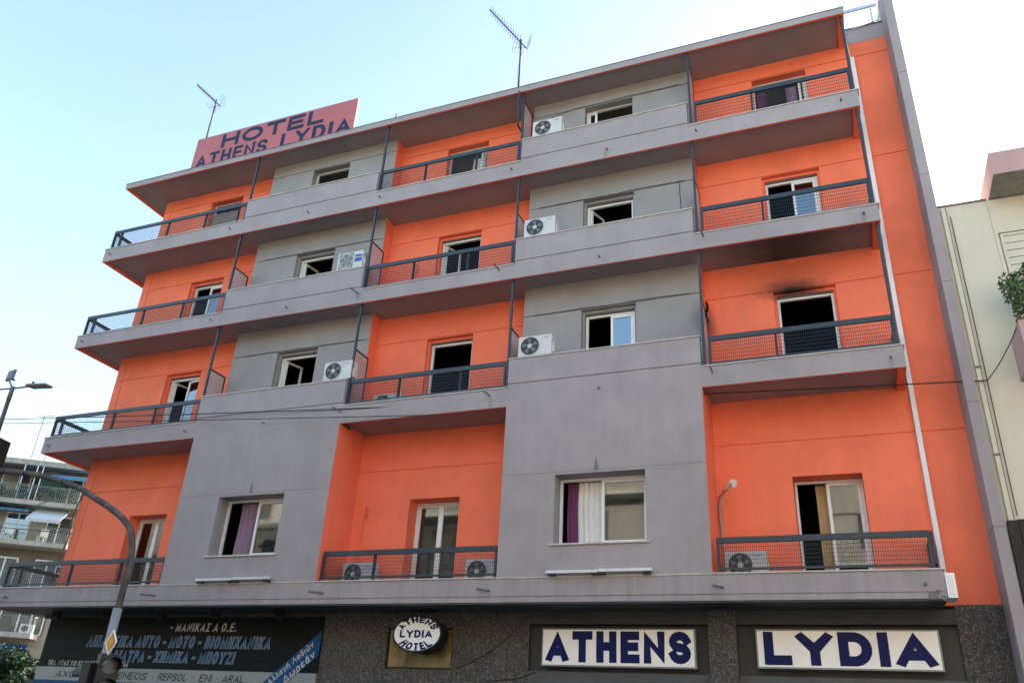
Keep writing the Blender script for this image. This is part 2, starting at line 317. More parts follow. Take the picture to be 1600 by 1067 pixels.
def letters(mb, text, x0, x1, z0, z1, y, weight=.2, ital=0.0, grow=0.0, thick=.006, m=0, fn=None, wide=.8, gap=.16):
    WIDE[0] = wide; st, W = layout(text, weight, gap, ital); W += ital; k = 0
    for L_, R2 in st:
        dy = -.0004 * (k % 5); k += 1
        def pt(p, yy):
            u = p[0] / W; v = p[1]
            if fn: a, b = fn(u, v)
            else: a, b = x0 + u * (x1 - x0), z0 + v * (z1 - z0)
            return (a, yy, b)
        if grow:
            hx = grow
            L2 = []; R3 = []
            for a, b in zip(L_, R2):
                va = Vector(pt(a, 0)); vb = Vector(pt(b, 0)); d = (va - vb); d = d.normalized() * hx if d.length > 1e-6 else Vector()
                L2.append(tuple(va + d)); R3.append(tuple(vb - d))
            e = (Vector(L2[0]) - Vector(L2[1])).normalized() * hx; L2[0] = tuple(Vector(L2[0]) + e); R3[0] = tuple(Vector(R3[0]) + e)
            e = (Vector(L2[-1]) - Vector(L2[-2])).normalized() * hx; L2[-1] = tuple(Vector(L2[-1]) + e); R3[-1] = tuple(Vector(R3[-1]) + e)
            A = [(a[0], y - thick + dy, a[2]) for a in L2]; B = [(a[0], y - thick + dy, a[2]) for a in R3]
        else:
            A = [pt(p, y - thick + dy) for p in L_]; B = [pt(p, y - thick + dy) for p in R2]
        for i in range(len(A) - 1):
            mb.quad(B[i], B[i + 1], A[i + 1], A[i], m)
            for E in (A, B):
                mb.quad(E[i], E[i + 1], (E[i + 1][0], y, E[i + 1][2]), (E[i][0], y, E[i][2]), m)
    return mb

# ------------------------------------------------------------------ ground
struct('ground', MB().box(-900, 900, -900, 900, -.6, -.2), 'dust')
struct('road', MB().box(-250, 250, -13.2, -4.7, -.3, -.12), 'asphalt')
struct('side_road', MB().box(-13, -3.2, -4.7, 200, -.3, -.124), 'asphalt')
struct('pavement', MB().box(-3.0, 60, -4.5, 9.3, -.4, 0), 'paving')
struct('kerb', MB().box(-3.2, 60, -4.7, -4.5, -.4, .004).box(-3.2, -3.0, -4.5, 9.3, -.4, .004), 'kerb')
struct('far_pavement', MB().box(-60, 60, -24, -13.4, -.4, 0), 'paving')
struct('far_kerb', MB().box(-60, 60, -13.4, -13.2, -.4, .004), 'kerb')
struct('corner_pavement', MB().box(-120, -13, -4.5, 200, -.4, 0), 'paving')

# ================================================================== HOTEL
XL, XR = 0.0, 21.09
xa, xb, xc, xd, xe = 5.20, 9.38, 13.47, 17.52, 21.95
xw = .69; D = 1.08; G = .70
zf = {2: 4.488, 3: 8.4175, 4: 11.482, 5: 14.417, 6: 16.86}
zb = {2: 4.05, 3: 7.996, 4: 11.111, 5: 13.99, 6: 16.685}
sof = {3: 8.07, 4: 11.195, 5: 14.075, 6: 16.735}
head = {2: 6.46, 3: 10.445, 4: 13.425, 5: 16.315}
gro = {2: 7.16, 3: 10.465, 4: 13.44, 5: 16.345}
hotel = thing('hotel_building', 'five storey orange and lilac grey corner hotel with recessed balconies, filling the picture', 'hotel', (10.5, 1.08, 0))
H = hotel
# slabs
def slab(n):
    mb = MB(); t, b, s = zf[n], zb[n], sof[n]; o = {'-z': 1, '+y': 1}
    lip, fl = .14, .055
    mb.box(XL, XR, 0, fl, b, t, 0, o)
    mb.box(.07, XR - lip, fl, 1.42 if n < 6 else 9.0, s, t - .001, 0, {'-z': 2})
    mb.box(XR - lip, XR, fl, D + .02, b, t, 0, {'-z': 1, '-x': 1})
    mb.box(XL, .07, fl, 7.0, b, t, 0, {'-z': 1, '+x': 1})
    mb.box(.07, xw + .02, 1.42 if n < 6 else 9.0, 7.0 if n < 6 else 9.02, s, t - .001, 0, {'-z': 2})
    return mb.build('balcony_slab' if n < 6 else 'roof_slab', ['lilac', 'orange', 'soffit'], H)
for n in (3, 4, 5, 6): slab(n)
MB().box(XL - .02, XR + .015, -.014, .10, zf[6] + .001, zf[6] + .014).build('coping', 'render_dark', H)
mb = MB(); relief(mb, XL - .05, XR, zb[2], zf[2], 0, [(XL - 1, XR + 1, 4.145, 4.16, .02)], .3, {'-x': 0, '+x': 0}); mb.quad((XL - .05, 0, zf[2]), (XR, 0, zf[2]), (XR, 1.45, zf[2]), (XL - .05, 1.45, zf[2]))
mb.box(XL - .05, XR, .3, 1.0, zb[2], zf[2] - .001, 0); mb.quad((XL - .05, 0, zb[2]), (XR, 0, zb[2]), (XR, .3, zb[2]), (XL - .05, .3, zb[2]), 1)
mb.box(XL - .05, xw, 1.0, 7.0, zb[2], zf[2] - .001, 0)
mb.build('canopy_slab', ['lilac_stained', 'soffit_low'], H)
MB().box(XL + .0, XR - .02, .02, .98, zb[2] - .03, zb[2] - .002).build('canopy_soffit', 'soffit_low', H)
# broken edge at the right end of the canopy: exposed dark lump
mb = MB()
for i in range(9):
    cx = 20.95 + random.uniform(-.12, .1); cz = 4.09 + random.uniform(-.04, .07); r = random.uniform(.015, .04)
    mb.box(cx - r, cx + r, -.012 - r * .3, .01, cz - r, cz + r, 0, X=Matrix.Translation((cx, 0, cz)) @ Matrix.Rotation(random.uniform(0, 1), 4, 'Y') @ Matrix.Translation((-cx, 0, -cz)))
mb.build('broken_plaster', 'render_dark', H)
# interior shell
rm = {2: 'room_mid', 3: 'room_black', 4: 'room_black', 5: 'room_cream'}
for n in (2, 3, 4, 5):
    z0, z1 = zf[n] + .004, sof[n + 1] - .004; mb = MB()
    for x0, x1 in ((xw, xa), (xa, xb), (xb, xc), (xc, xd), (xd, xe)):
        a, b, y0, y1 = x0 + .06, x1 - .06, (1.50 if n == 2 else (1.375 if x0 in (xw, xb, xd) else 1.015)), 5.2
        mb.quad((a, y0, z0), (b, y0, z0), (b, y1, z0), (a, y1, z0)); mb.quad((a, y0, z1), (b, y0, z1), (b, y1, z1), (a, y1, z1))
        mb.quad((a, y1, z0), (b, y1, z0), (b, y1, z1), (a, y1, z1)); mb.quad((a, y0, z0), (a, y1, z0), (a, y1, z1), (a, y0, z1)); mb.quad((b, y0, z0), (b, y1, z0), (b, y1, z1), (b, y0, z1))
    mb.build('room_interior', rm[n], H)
MB().box(xw, xe, 8.8, 9.0, 0, 16.7).build('back_wall', 'concrete', H)
MB().box(xw, xw + .25, 1.55, 8.8, 0, 16.7).build('side_wall', 'orange', H)
MB().box(xe - .25, xe - .002, 1.55, 8.8, 0, 16.7).build('side_wall', 'cream_wall', H)
# walls with openings
OP = {'O1': (2.61, 3.83), 'O2': (10.80, 12.03), 'O3': (18.93, 20.15), 'G1': (6.645, 7.88), 'G2': (14.855, 16.09)}
def upper_regs(x0, x1, z0, z1, g, top=False):
    if top: return [(x0, x1, z0, z1, None)]
    return [(x0, x1, z0, z1, .10), (x0 + .05, x1 - .05, z0, z1 - .065, None), (x0 - .0, x1, z1 - .04, z1, .10)]
for n in (2, 3, 4, 5):
    z0, z1 = zf[n], sof[n + 1] + .005; g = gro[n]; gr = (-1, 30, g - .012, g + .012, .02)
    for nm, (x0, x1) in {'O1': (xw, xa), 'O2': (xb, xc), 'O3': (xd, xe)}.items():
        a, b = OP[nm]; regs = [gr]
        if n == 2: regs += [(a, b, z0 - 1, head[n], None)]; th = .46
        else: regs += upper_regs(a, b, z0 - 1, head[n], g, n == 5); th = .30
        if nm == 'O1': regs += [(.955, .975, z0 - 1, z1 + 1, .02)]
        zz0 = z0
        if nm == 'O3':
            regs.append((xw, XR - .01, z1, z1 + 9, None))
            zt = {2: zf[3] + 0, 3: zf[4], 4: zf[5], 5: 16.76}[n]
            mb = relief(MB(), x0, XR - .12, z0, z1, D, regs, th)
            relief(mb, XR - .12, x1, z0, zt, D, [gr], th)
        else:
            mb = relief(MB(), x0, x1, z0, z1, D, regs, th, {'-x': 0} if nm == 'O1' else None)
        mb.build('wall', 'orange', H)
    if n > 2:
        for nm, (x0, x1) in {'G1': (xa, xb), 'G2': (xc, xd)}.items():
            a, b = OP[nm]; mb = relief(MB(), x0, x1, z0, z1, G, [gr] + upper_regs(a, b, z0 + .70, head[n], g, n == 5), .32, {'-x': 1, '+x': 1})
            for xx in (x0, x1): mb.quad((xx, G + .32, z0), (xx, D + .02, z0), (xx, D + .02, z1), (xx, G + .32, z1), 1)
            mb.build('wall', ['grey_wall', 'orange'], H)
for x0, x1, a, b in ((xa, xb, 6.39, 8.205), (xc, xd, 14.588, 16.382)):
    mb = relief(MB(), x0, x1, zf[2], zb[3], 0, [(-1, 30, 6.496, 6.506, .008), (a, b, 5.105, 6.45, None)], .46, {'-x': 1, '+x': 1})
    mb.box(x0, x1, .46, 1.5, zf[2], zb[3] + .07, 0, {'-x': 1, '+x': 1}) if False else None
    for xx in (x0, x1): mb.quad((xx, .46, zf[2]), (xx, D, zf[2]), (xx, D, zb[3] + .07), (xx, .46, zb[3] + .07), 1)
    # enclosed box behind the bay window
    for q in ((zf[2] + .01,), (zb[3] - .01,)): mb.quad((x0 + .03, .46, q[0]), (x1 - .03, .46, q[0]), (x1 - .03, 1.5, q[0]), (x0 + .03, 1.5, q[0]), 2)
    for xx in (x0 + .03, x1 - .03): mb.quad((xx, .46, zf[2]), (xx, 1.5, zf[2]), (xx, 1.5, zb[3]), (xx, .46, zb[3]), 2)
    mb.build('bay_wall', ['lilac', 'orange', 'room_mid'], H)
# wall above and beside the roof canopy at the right end, strip below first floor
MB().box(XR, xe, D - .004, D + .4, 16.762, 17.21).build('roof_parapet', 'lilac', H)
MB().box(XR - .02, xe - .001, D - .03, D + .42, 17.212, 17.235).build('coping', 'render_dark', H)
MB().box(XR + .002, xe, D, D + .4, 4.11, zf[2] - .001).build('wall', 'orange', H)
# party pier on the right
mb = MB(); mb.box(xe, 22.13, .30, 9.0, -.1, 17.9)
pier = mb.build('pier', 'lilac', H)
mb = MB()
for z in (14.9, 12.2, 9.75, 7.35, 5.2): mb.box(xe - .004, 22.134, .296, 1.07, z, z + .012)
mb.build('pier_joint', 'render_dark', H)
MB().box(xe - .012, xe - .001, D + .02, 2.4, 17.25, 17.85).build('pier_patch', 'cream_wall', H)
# parapets at the grey bays
for n in (3, 4, 5):
    for x0, x1 in ((xa - .06, xb), (xc, xd)):
        z = zf[n]; p = MB().box(x0, x1, .0, .14, z + .098, z + .66, 0).box(x0, x1, .022, .13, z - .0, z + .098, 0).box(x0, x1, 0, .021, z + .0005, z + .072, 0).build('parapet', 'lilac', H)
        MB().box(x0 - .015, x1 + .015, -.022, .165, z + .6605, z + .683).build('coping', 'marble', p)
# coping strips of the balconies
for n in (2, 3, 4, 5):
    for x0, x1 in ((XL - .02, xa - .07), (xb + .01, xc - .01), (xd + .01, XR + .03)):
        if n > 2 or True: MB().box(x0, x1, -.022, .22, zf[n] + .002, zf[n] + .024).build('balcony_edge', 'marble', H)
for x0, x1 in ((xa - .06, xb), (xc, xd)): MB().box(x0, x1, -.014, -.001, zf[2] - .004, zf[2] + .016).build('ledge', 'marble', H)
# trunking / downpipe
MB().box(21.145, 21.225, .985, D - .001, 4.50, 16.27).build('downpipe', 'white_trunk', H)
p = MB().box(21.10, 21.24, .0, .42, 4.06, 4.44).build('junction_box', 'sign_white', H, bevel=.006)
MB().box(21.13, 21.21, -.012, -.001, 4.10, 4.40).build('box_cover', 'upvc', p, bevel=.004)
MB().tube([(21.16, 1.0, 16.27), (21.12, 1.02, 16.9), (21.2, 1.02, 17.15), (21.5, 1.04, 17.2), (21.86, 1.04, 17.26), (21.93, 1.1, 17.5)], .012, 6).build('roof_cable', 'white_trunk', H, True)
# drain spouts
SP = {5: (20.744, 17.703, 15.647, 13.247, 9.564, 7.34, 4.734, .269), 4: (20.819, 17.72, 15.475, 13.09, 9.32, 7.261, 4.856, .257), 3: (20.862, 17.734, 15.477, 13.07, 9.363, 7.257, 4.885, .242), 2: (20.81, 17.69, 13.35, 9.62, 5.16, .45)}
for n, l in SP.items():
    zz = {5: 14.215, 4: 11.30, 3: 8.19, 2: 4.27}[n]
    for x in l:
        lg = n < 5 and min(abs(x - q) for q in (17.7, 13.1, 9.35, 13.35, 9.62, 5.16)) < .06
        ln = (.34 if n < 5 and lg else .09); z = zz + (.10 if lg and n in (3, 4) else 0)
        dx = -.12 if (n == 2 and lg) else 0
        MB().tube([(x, .02, z), (x + dx, -ln, z - .03 * lg)], .018 if n > 2 else .024, 8).build('drain_spout', 'render_dark', H)
# railings
def railing(p0, p1, z, top, posts, mesh_gap=.038, deep=.0):
    (x0, y0), (x1, y1) = p0, p1; L = math.hypot(x1 - x0, y1 - y0); ang = math.atan2(y1 - y0, x1 - x0)
    X = Matrix.Translation((x0, y0, z)) @ Matrix.Rotation(ang, 4, 'Z'); h = top - z
    r = MB().box(0, L, -.022, .022, h - .105, h, X=X).build('railing', 'steel_blue', H, bevel=.004)
    MB().box(0, L, -.018, .018, .085, .125, X=X).build('bottom_rail', 'steel_blue', r)
    for e in (0, L - .045): MB().box(e, e + .045, -.0225, .0225, .03, h - .106, X=X).build('stile', 'steel_blue', r)
    for e in posts: MB().box(e * L - .022, e * L + .022, .02, .075, .0, h - .03, X=X).build('post', 'steel_blue', r)
    m = MB(); k = int((L - .09) / mesh_gap); hh = h - .106
    for i in range(1, k + 1):
        xx = .045 + i * (L - .09) / (k + 1); m.box(xx - .0029, xx + .0029, -.0029, .0029, .126, hh, X=X)
    for i in range(1, 6):
        zz = .125 + i * (hh - .125) / 6; m.box(.046, L - .046, -.0090, -.0030, zz - .0029, zz + .0029, X=X)
    tag(m.build('wire_mesh', 'steel_blue', r), 'fine welded wire grid infill')
    return r
for n, top in ((2, 5.14), (3, 9.11), (4, 12.215), (5, 15.18)):
    z = zf[n] + .0
    railing((17.60 if n == 2 else 17.68, .12), (21.0, .12), z, top, (.38,) if n > 2 else ())
    railing((9.42, .12), (13.36 if n > 2 else 13.41, .12), z, top, (.33, .70) if n in (4, 5) else ((.33, .72) if n == 3 else (.31, .62)))
    t1 = top - .03 if n > 2 else top
    railing((.03, .12), (xa - .16 if n > 2 else xa - .08, .12), z, t1, (.05, .42, .70) if n > 2 else (.09, .42, .73))
    railing((.03, .14), (.03, 5.5), z, t1 - .002, (.25, .5, .75), .06)
    railing((21.03, .16), (21.03, D - .01), z, top - .002, ())
# divider screens with tall posts
def divider(x, n, tz, wall_y, panel=True, y0=.10):
    z = zf[n]; ceil = zb[n + 1] + (.0 if n < 5 else .04)
    s = MB().box(x - .024, x + .024, y0 - .024, y0 + .024, z + .02, sof[n + 1]).build('screen_post', 'steel_blue', H)
    if not panel: return
    f = MB().box(x - .018, x + .018, y0 + .025, wall_y - .002, tz - .04, tz).box(x - .018, x + .018, wall_y - .042, wall_y - .002, z + .06, tz - .041).box(x - .018, x + .018, y0 + .025, wall_y - .002, z + .03, z + .06)
    f.build('screen_frame', 'steel_blue', s)
    MB().box(x - .006, x + .006, y0 + .025, wall_y - .043, z + .061, tz - .041).build('screen_panel', 'frosted', s)
for n in (3, 4, 5):
    tz = {3: 9.93, 4: 12.99, 5: 16.45}[n]
    divider(xa - .11, n, tz, G, n < 5)
    divider(xb + .045, n, tz, G, n < 5)
    divider(xc - .055, n, tz, G)
    divider(xd + .065, n, tz if n < 5 else 16.40, G)
    MB().box(21.0, 21.05, .075, .185, zf[n] + .02, sof[n + 1] if n < 5 else 16.735).build('end_post', 'steel_blue', H)
MB().box(13.30, 13.335, -.02, .015, 15.63, 16.72).box(13.30, 13.335, .015, .30, 15.60, 15.63).box(13.30, 13.335, .26, .30, 15.63, 16.72).build('screen_frame', 'steel_blue', H)

# ------------------------------------------------------------------ windows and doors
def frame_box(mb, x0, x1, y0, y1, z0, z1, t, X=None, bottom=True):
    mb.box(x0, x0 + t, y0, y1, z0, z1, X=X); mb.box(x1 - t, x1, y0, y1, z0, z1, X=X); mb.box(x0 + t, x1 - t, y0, y1, z1 - t, z1, X=X)
    if bottom: mb.box(x0 + t, x1 - t, y0, y1, z0, z0 + t, X=X)
    return mb
def window(x0, x1, z0, z1, y, door, sashes, ft=.05, shutter=True, wsill=False, blind_m='blind_grey', light=False):
    """opening clear size x0..x1, z0..z1; frame front at y. sashes: (from, to, hinge angle, glass, blind)"""
    wn = frame_box(MB(), x0, x1, y, y + .07, z0, z1, ft).build('balcony_door' if door else 'window', 'upvc', H, bevel=.004)
    cx0, cx1, cz0, cz1 = x0 + ft + .002, x1 - ft - .002, z0 + ft + .002, z1 - ft - .002; W = cx1 - cx0
    for k, (a, b, ang, glass, blind) in enumerate(sashes):
        s0, s1 = cx0 + a * W, cx0 + b * W; yy = y + .012 + .0 * k; X = None
        if ang:
            hx = s0 if ang > 0 else s1
            X = Matrix.Translation((hx, yy + .05, 0)) @ Matrix.Rotation(R_(ang), 4, 'Z') @ Matrix.Translation((-hx, -yy - .05, 0))
        s = frame_box(MB(), s0, s1, yy, yy + .05, cz0, cz1, .058, X).build('sash', 'upvc', wn, bevel=.004)
        MB().box(s0 + .058, s1 - .058, yy + .02, yy + .028, cz0 + .058, cz1 - .058, X=X).build('pane', glass, wn)
        if blind: MB().box(s0 + .03, s1 - .03, yy + .10, yy + .112, cz0 + .03, cz1 - (blind if blind is not True else .03)).build('blind', blind_m, wn)
    if shutter: MB().box(x0 - .0, x1 + .0, y - .055, y + .08, z1 + .002, z1 + .020).build('shutter_box', 'soffit_low' if False else 'render_dark', wn)
    return wn
def up(nm, n, sashes, **k):
    a, b = OP[nm]; y = (G if nm[0] == 'G' else D) + .19; st = 0 if n == 5 else .052; a += st + .002; b -= st + .002; z0 = zf[n] + (.704 if nm[0] == 'G' else .03)
    shut = k.pop('cut', .0)
    k.setdefault('shutter', n < 5); k.setdefault('ft', .05 if n < 5 else .032)
    return window(a, b, z0, head[n] - (.067 + .022 if n < 5 else .004), y, nm[0] == 'O', sashes, **k)
gl = 'glass'
up('O3', 5, [(.86, 1, 0, gl, None)]); up('O3', 4, [(.5, 1, 0, gl, None)]); up('O3', 3, []); up('O2', 5, []); up('O2', 4, [(0, .5, 68, gl, None)]); up('O2', 3, [])
up('O1', 5, []); up('O1', 4, [(.5, 1, 0, gl, None)]); up('O1', 3, [(.47, 1, -9, gl, None), (0, .46, 75, gl, None)])
up('G2', 5, [(0, .2, 0, gl, None)]); up('G2', 4, [(0, .5, 70, gl, None)]); up('G2', 3, [(.5, 1, 0, gl, None)])
up('G1', 5, []); up('G1', 4, [(.5, 1, -62, gl, None), (0, .49, 80, gl, None)]); up('G1', 3, [(0, .5, 72, gl, None)])
# louvred leaf of the top middle door
mb = frame_box(MB(), 11.75, 11.975, 1.26, 1.30, zf[5] + .05, 16.12, .035)
for i in range(34):
    z = zf[5] + .10 + i * .048; mb.box(11.785, 11.94, 1.262, 1.296, z, z + .012, X=Matrix.Translation((0, 1.28, z)) @ Matrix.Rotation(R_(35), 4, 'X') @ Matrix.Translation((0, -1.28, -z)))
mb.build('louvred_shutter', 'white_trunk', H)
gd = 'glass_dusty'
y2 = D + .36
window(18.935, 20.145, zf[2] + .03, 6.455, y2, True, [(.46, 1, 0, gd, .10)], ft=.045, shutter=False)
window(10.805, 12.025, zf[2] + .03, 6.455, y2, True, [(0, .5, 0, gd, True), (.5, 1, 0, gd, True)], ft=.045, shutter=False)
window(2.615, 3.825, zf[2] + .03, 6.455, y2, True, [(0, .5, 0, gd, True), (.5, 1, 0, gd, True)], ft=.045, shutter=False)
window(14.592, 16.378, 5.11, 6.446, .34, False, [(.47, 1, 0, gd, True)], ft=.05, shutter=False)
window(6.394, 8.20, 5.11, 6.446, .34, False, [(.48, 1, 0, gd, True)], ft=.05, shutter=False)
for a, b in ((14.588, 16.382), (6.39, 8.205)): MB().box(a - .08, b + .06, -.035, .34, 5.075, 5.104).build('sill', 'marble', H)
# repair marks above the two bay windows
for x, z in ((15.43, 6.55), (7.27, 6.56)):
    mb = MB()
    for i in range(5): mb.box(x - .045 + i * .006, x + .045 - i * .012, -.006 - .0006 * i, .0, z - .05 + i * .05, z + .001 + i * .05)
    mb.build('repair_patch', 'render_dark', H)

# ------------------------------------------------------------------ curtains
def curtain(label, x0, x1, z0, z1, y, m, folds=5, amp=.03, flare=0.0, ragged=0.0, name='curtain', thick=.004, lean=0.0):
    mb = MB(); n = folds * 8; rows = 6; ph = random.uniform(0, 6)
    def pt(i, j, o):
        u = i / n; v = j / rows; c = (x0 + x1) / 2; wdt = (x1 - x0) * (1 + flare * (1 - v)); zt = z1 - ragged * (abs(math.sin(u * 7 + 1)) if ragged else 0)
        a = amp * (.6 + .4 * math.sin(u * 3 + ph))
        return (c + (u - .5) * wdt + lean * (1 - v) + .01 * math.sin(v * 5 + ph), y + a * math.sin(u * folds * 2 * math.pi + ph + .4 * v) + o, z0 + (zt - z0) * v)
    for o in (0, thick):
        for j in range(rows):
            for i in range(n): mb.quad(pt(i, j, o), pt(i + 1, j, o), pt(i + 1, j + 1, o), pt(i, j + 1, o))
    for i in range(n):
        mb.quad(pt(i, 0, 0), pt(i + 1, 0, 0), pt(i + 1, 0, thick), pt(i, 0, thick)); mb.quad(pt(i, rows, 0), pt(i + 1, rows, 0), pt(i + 1, rows, thick), pt(i, rows, thick))
    return single(name, mb, m, label, 'curtain', smooth=True)
curtain('purple curtain at the left of the top right balcony door', 19.00, 19.22, 14.46, 16.15, 1.38, 'curtain_purple', 4)
curtain('greyish purple curtain at the right of the top right balcony door', 19.66, 19.90, 14.46, 16.15, 1.40, 'curtain_mauve', 5)
curtain('cream curtain in the top middle balcony door beside its white shutter', 11.42, 11.75, 14.46, 16.1, 1.46, 'curtain_white', 5, flare=.25)
curtain('gold curtain in the first floor balcony door at the right', 19.29, 19.63, 4.53, 6.40, 1.58, 'curtain_gold', 4, flare=.2, lean=.06)
curtain('dark purple curtain at the left of the large window above the white block letter sign', 14.71, 14.93, 5.17, 6.39, .47, 'curtain_purple', 3)
curtain('white curtain in the large window above the white block letter sign', 14.93, 15.46, 5.17, 6.39, .455, 'curtain_white', 5, .022)
curtain('mauve purple curtain in the large window above the black shop board', 6.72, 7.20, 5.17, 6.39, .47, 'curtain_mauve', 4, flare=.08)
curtain('grey brown sheet hanging in the top left balcony door', 2.70, 3.66, 14.47, 15.93, 1.20, 'cloth_grey', 3, .04, flare=.10, lean=-.06)
curtain('teal white laundry bunched in the top grey window near the right', 15.72, 16.02, 15.12, 15.83, .98, 'curtain_white', 5, .03, ragged=.12, name='laundry')
curtain('small dark purple cloth in the top grey window near the right', 15.56, 15.70, 15.12, 15.62, .97, 'curtain_purple', 3, .02, ragged=.08, name='laundry')

# ------------------------------------------------------------------ air conditioners
def ac_unit(name, label, loc, w=.76, h=.50, d=.27, group='outdoor air conditioner units', square=False, blue=False, redmark=False):
    t = thing(name, label, 'air conditioner', loc, group); ORG[t] = (0, 0, 0)
    MB().box(0, w, 0, d, .03, h).build('body', 'ac_white', t, bevel=.012)
    cx, cz, r = (.27, h * .52, h * .40)
    if square:
        g = MB().box(.05, .47, -.006, -.001, .05, h - .03).build('fan_recess', 'ac_grey', t)
    else:
        g = MB().disc((cx, cz), 0.0, r, -.004).build('fan_recess', 'ac_dark', t)
    k = MB()
    for i in range(5):
        a = 2 * math.pi * i / 5
        k.poly([(cx + math.cos(a + q) * rr, -.0075 - .0002 * i, cz + math.sin(a + q) * rr) for q, rr in ((0, .05), (.15, r * .92), (.75, r * .85), (.55, .05))])
    k.build('fan_blades', 'ac_grey' if not square else 'ac_dark', g)
    k = MB()
    for q in range(1, 8): k.disc((cx, cz), r * q / 8 - .0022, r * q / 8 + .0022, -.0125, 28)
    for i in range(14): a = math.pi * 2 * i / 14; k.tube([(cx + math.cos(a) * .05, -.012, cz + math.sin(a) * .05), (cx + math.cos(a) * r, -.012, cz + math.sin(a) * r)], .0022, 4)
    k.disc((cx, cz), r - .008, r + .008, -.014, 32)
    k.build('grille', 'ac_dark' if not square else 'ac_white', g)
    if not square: MB().disc((cx, cz), 0, .052, -.016, 20).build('fan_hub', 'ac_white', g)
    MB().box(w - .002, w + .035, .06, .2, .09, h * .62).build('valve_cover', 'ac_white', t, bevel=.008)
    MB().tube([(w + .02, .1, .1), (w + .05, .14, .02), (w + .03, .2, -.02)], .012, 6).build('hose', 'ac_dark', t)
    for e in (.1, w - .16): MB().box(e, e + .05, -.01, d + .01, 0, .03).build('foot', 'galv', t)
    if blue:
        MB().box(.52, .72, -.005, -.001, .20, .31).box(.52, .72, -.005, -.001, .345, .41).build('badge', 'label_blue', t)
        MB().box(.52, .72, -.0055, -.001, .315, .34).build('badge_text', 'print_white', t)
    else:
        m = 'mark_red' if redmark else 'mark_grey'
        k = MB()
        for ex, ez in ((0, .016), (-.011, 0), (.011, 0)): k.poly([(w - .2 + ex, -.004, h - .09 + ez), (w - .2 + ex + .008, -.004, h - .082 + ez), (w - .2 + ex, -.004, h - .07 + ez), (w - .2 + ex - .008, -.004, h - .082 + ez)])
        k.build('emblem', m, t); MB().box(w - .175, w - .08, -.004, -.001, h - .086, h - .068).build('badge', 'mark_grey', t)
    return t
A1 = ac_unit('air_conditioner', 'white air conditioner on the lowest grey parapet, left of a blue reflecting pane', (13.65, .04, 9.105))
dup(A1, (13.635, .04, 12.17), 'white air conditioner on the grey parapet one floor below the roof eave storey, right half')
dup(A1, (13.72, .04, 15.105), 'white air conditioner on the grey top floor parapet right under the eave')
dup(A1, (8.68, .04, 9.105), 'white air conditioner on the left grey bay parapet, lowest of that bay')
ac_unit('air_conditioner', 'white air conditioner with square fan grille and blue badge on the left grey bay', (8.54, .03, 12.17), w=.74, h=.52, square=True, blue=True)
dup(A1, (9.60, .62, 4.50), 'left air conditioner behind the first floor railing in the middle orange bay')
dup(A1, (12.50, .62, 4.50), 'right air conditioner behind the first floor railing in the middle orange bay')
ac_unit('air_conditioner', 'air conditioner with a red emblem behind the first floor railing at the right', (17.66, .62, 4.50), redmark=True, w=.72)
dup(A1, (9.72, .70, 8.43), 'air conditioner low behind the middle orange bay railing, only its top showing')
# refrigerant conduits
def pipe(label, pts, r, m, cat='pipe', name='conduit', k=8): return single(name, MB().tube(pts, r, k), m, label, cat, smooth=True)
pipe('grey bent conduit rising to a white plaster patch in the orange wall', [(17.86, .92, 4.6), (17.66, .98, 4.75), (17.60, 1.02, 5.1), (17.575, 1.035, 5.6), (17.565, 1.035, 5.95), (17.60, 1.035, 6.14), (17.70, 1.035, 6.28), (17.81, 1.06, 6.385)], .026, 'conduit_tan')
rp = MB(); c = (17.84, 6.40)
rp.poly([(c[0] + random.uniform(.055, .10) * math.cos(2 * math.pi * i / 26), 1.0765, c[1] + random.uniform(.055, .10) * math.sin(2 * math.pi * i / 26)) for i in range(26)]); rp.build('plaster_patch', 'patch', H)
pipe('orange painted pipe hooked on the wall of the first floor middle balcony', [(9.72, 1.0, 4.9), (9.66, 1.04, 5.4), (9.68, 1.05, 6.0), (9.70, 1.05, 6.28), (9.73, 1.05, 6.34), (9.755, 1.05, 6.28), (9.74, 1.05, 6.1)], .017, 'orange')
for i, (x, z, lab) in enumerate(((10.25, 12.62, 'orange painted pipe on the wall of the middle bay beside the blue badge air conditioner'), (10.12, 9.5, 'orange painted pipe on the wall of the lowest upper middle balcony'))):
    pipe(lab, [(x, 1.05, z - .9), (x, 1.05, z), (x + .02, 1.05, z + .06), (x + .05, 1.05, z), (x + .05, 1.05, z - .2)], .016, 'orange')
for x, y, z, lab in ((14.02, .67, 9.6, 'short grey pipe above the lowest right parapet air conditioner'), (13.98, .67, 12.65, 'short grey pipe above the middle right parapet air conditioner'), (8.82, .67, 9.62, 'short lilac pipe above the lowest left parapet air conditioner')):
    pipe(lab, [(x, y, z - .5), (x, y, z + .13), (x + .02, y + .05, z + .17)], .03, 'lilac')

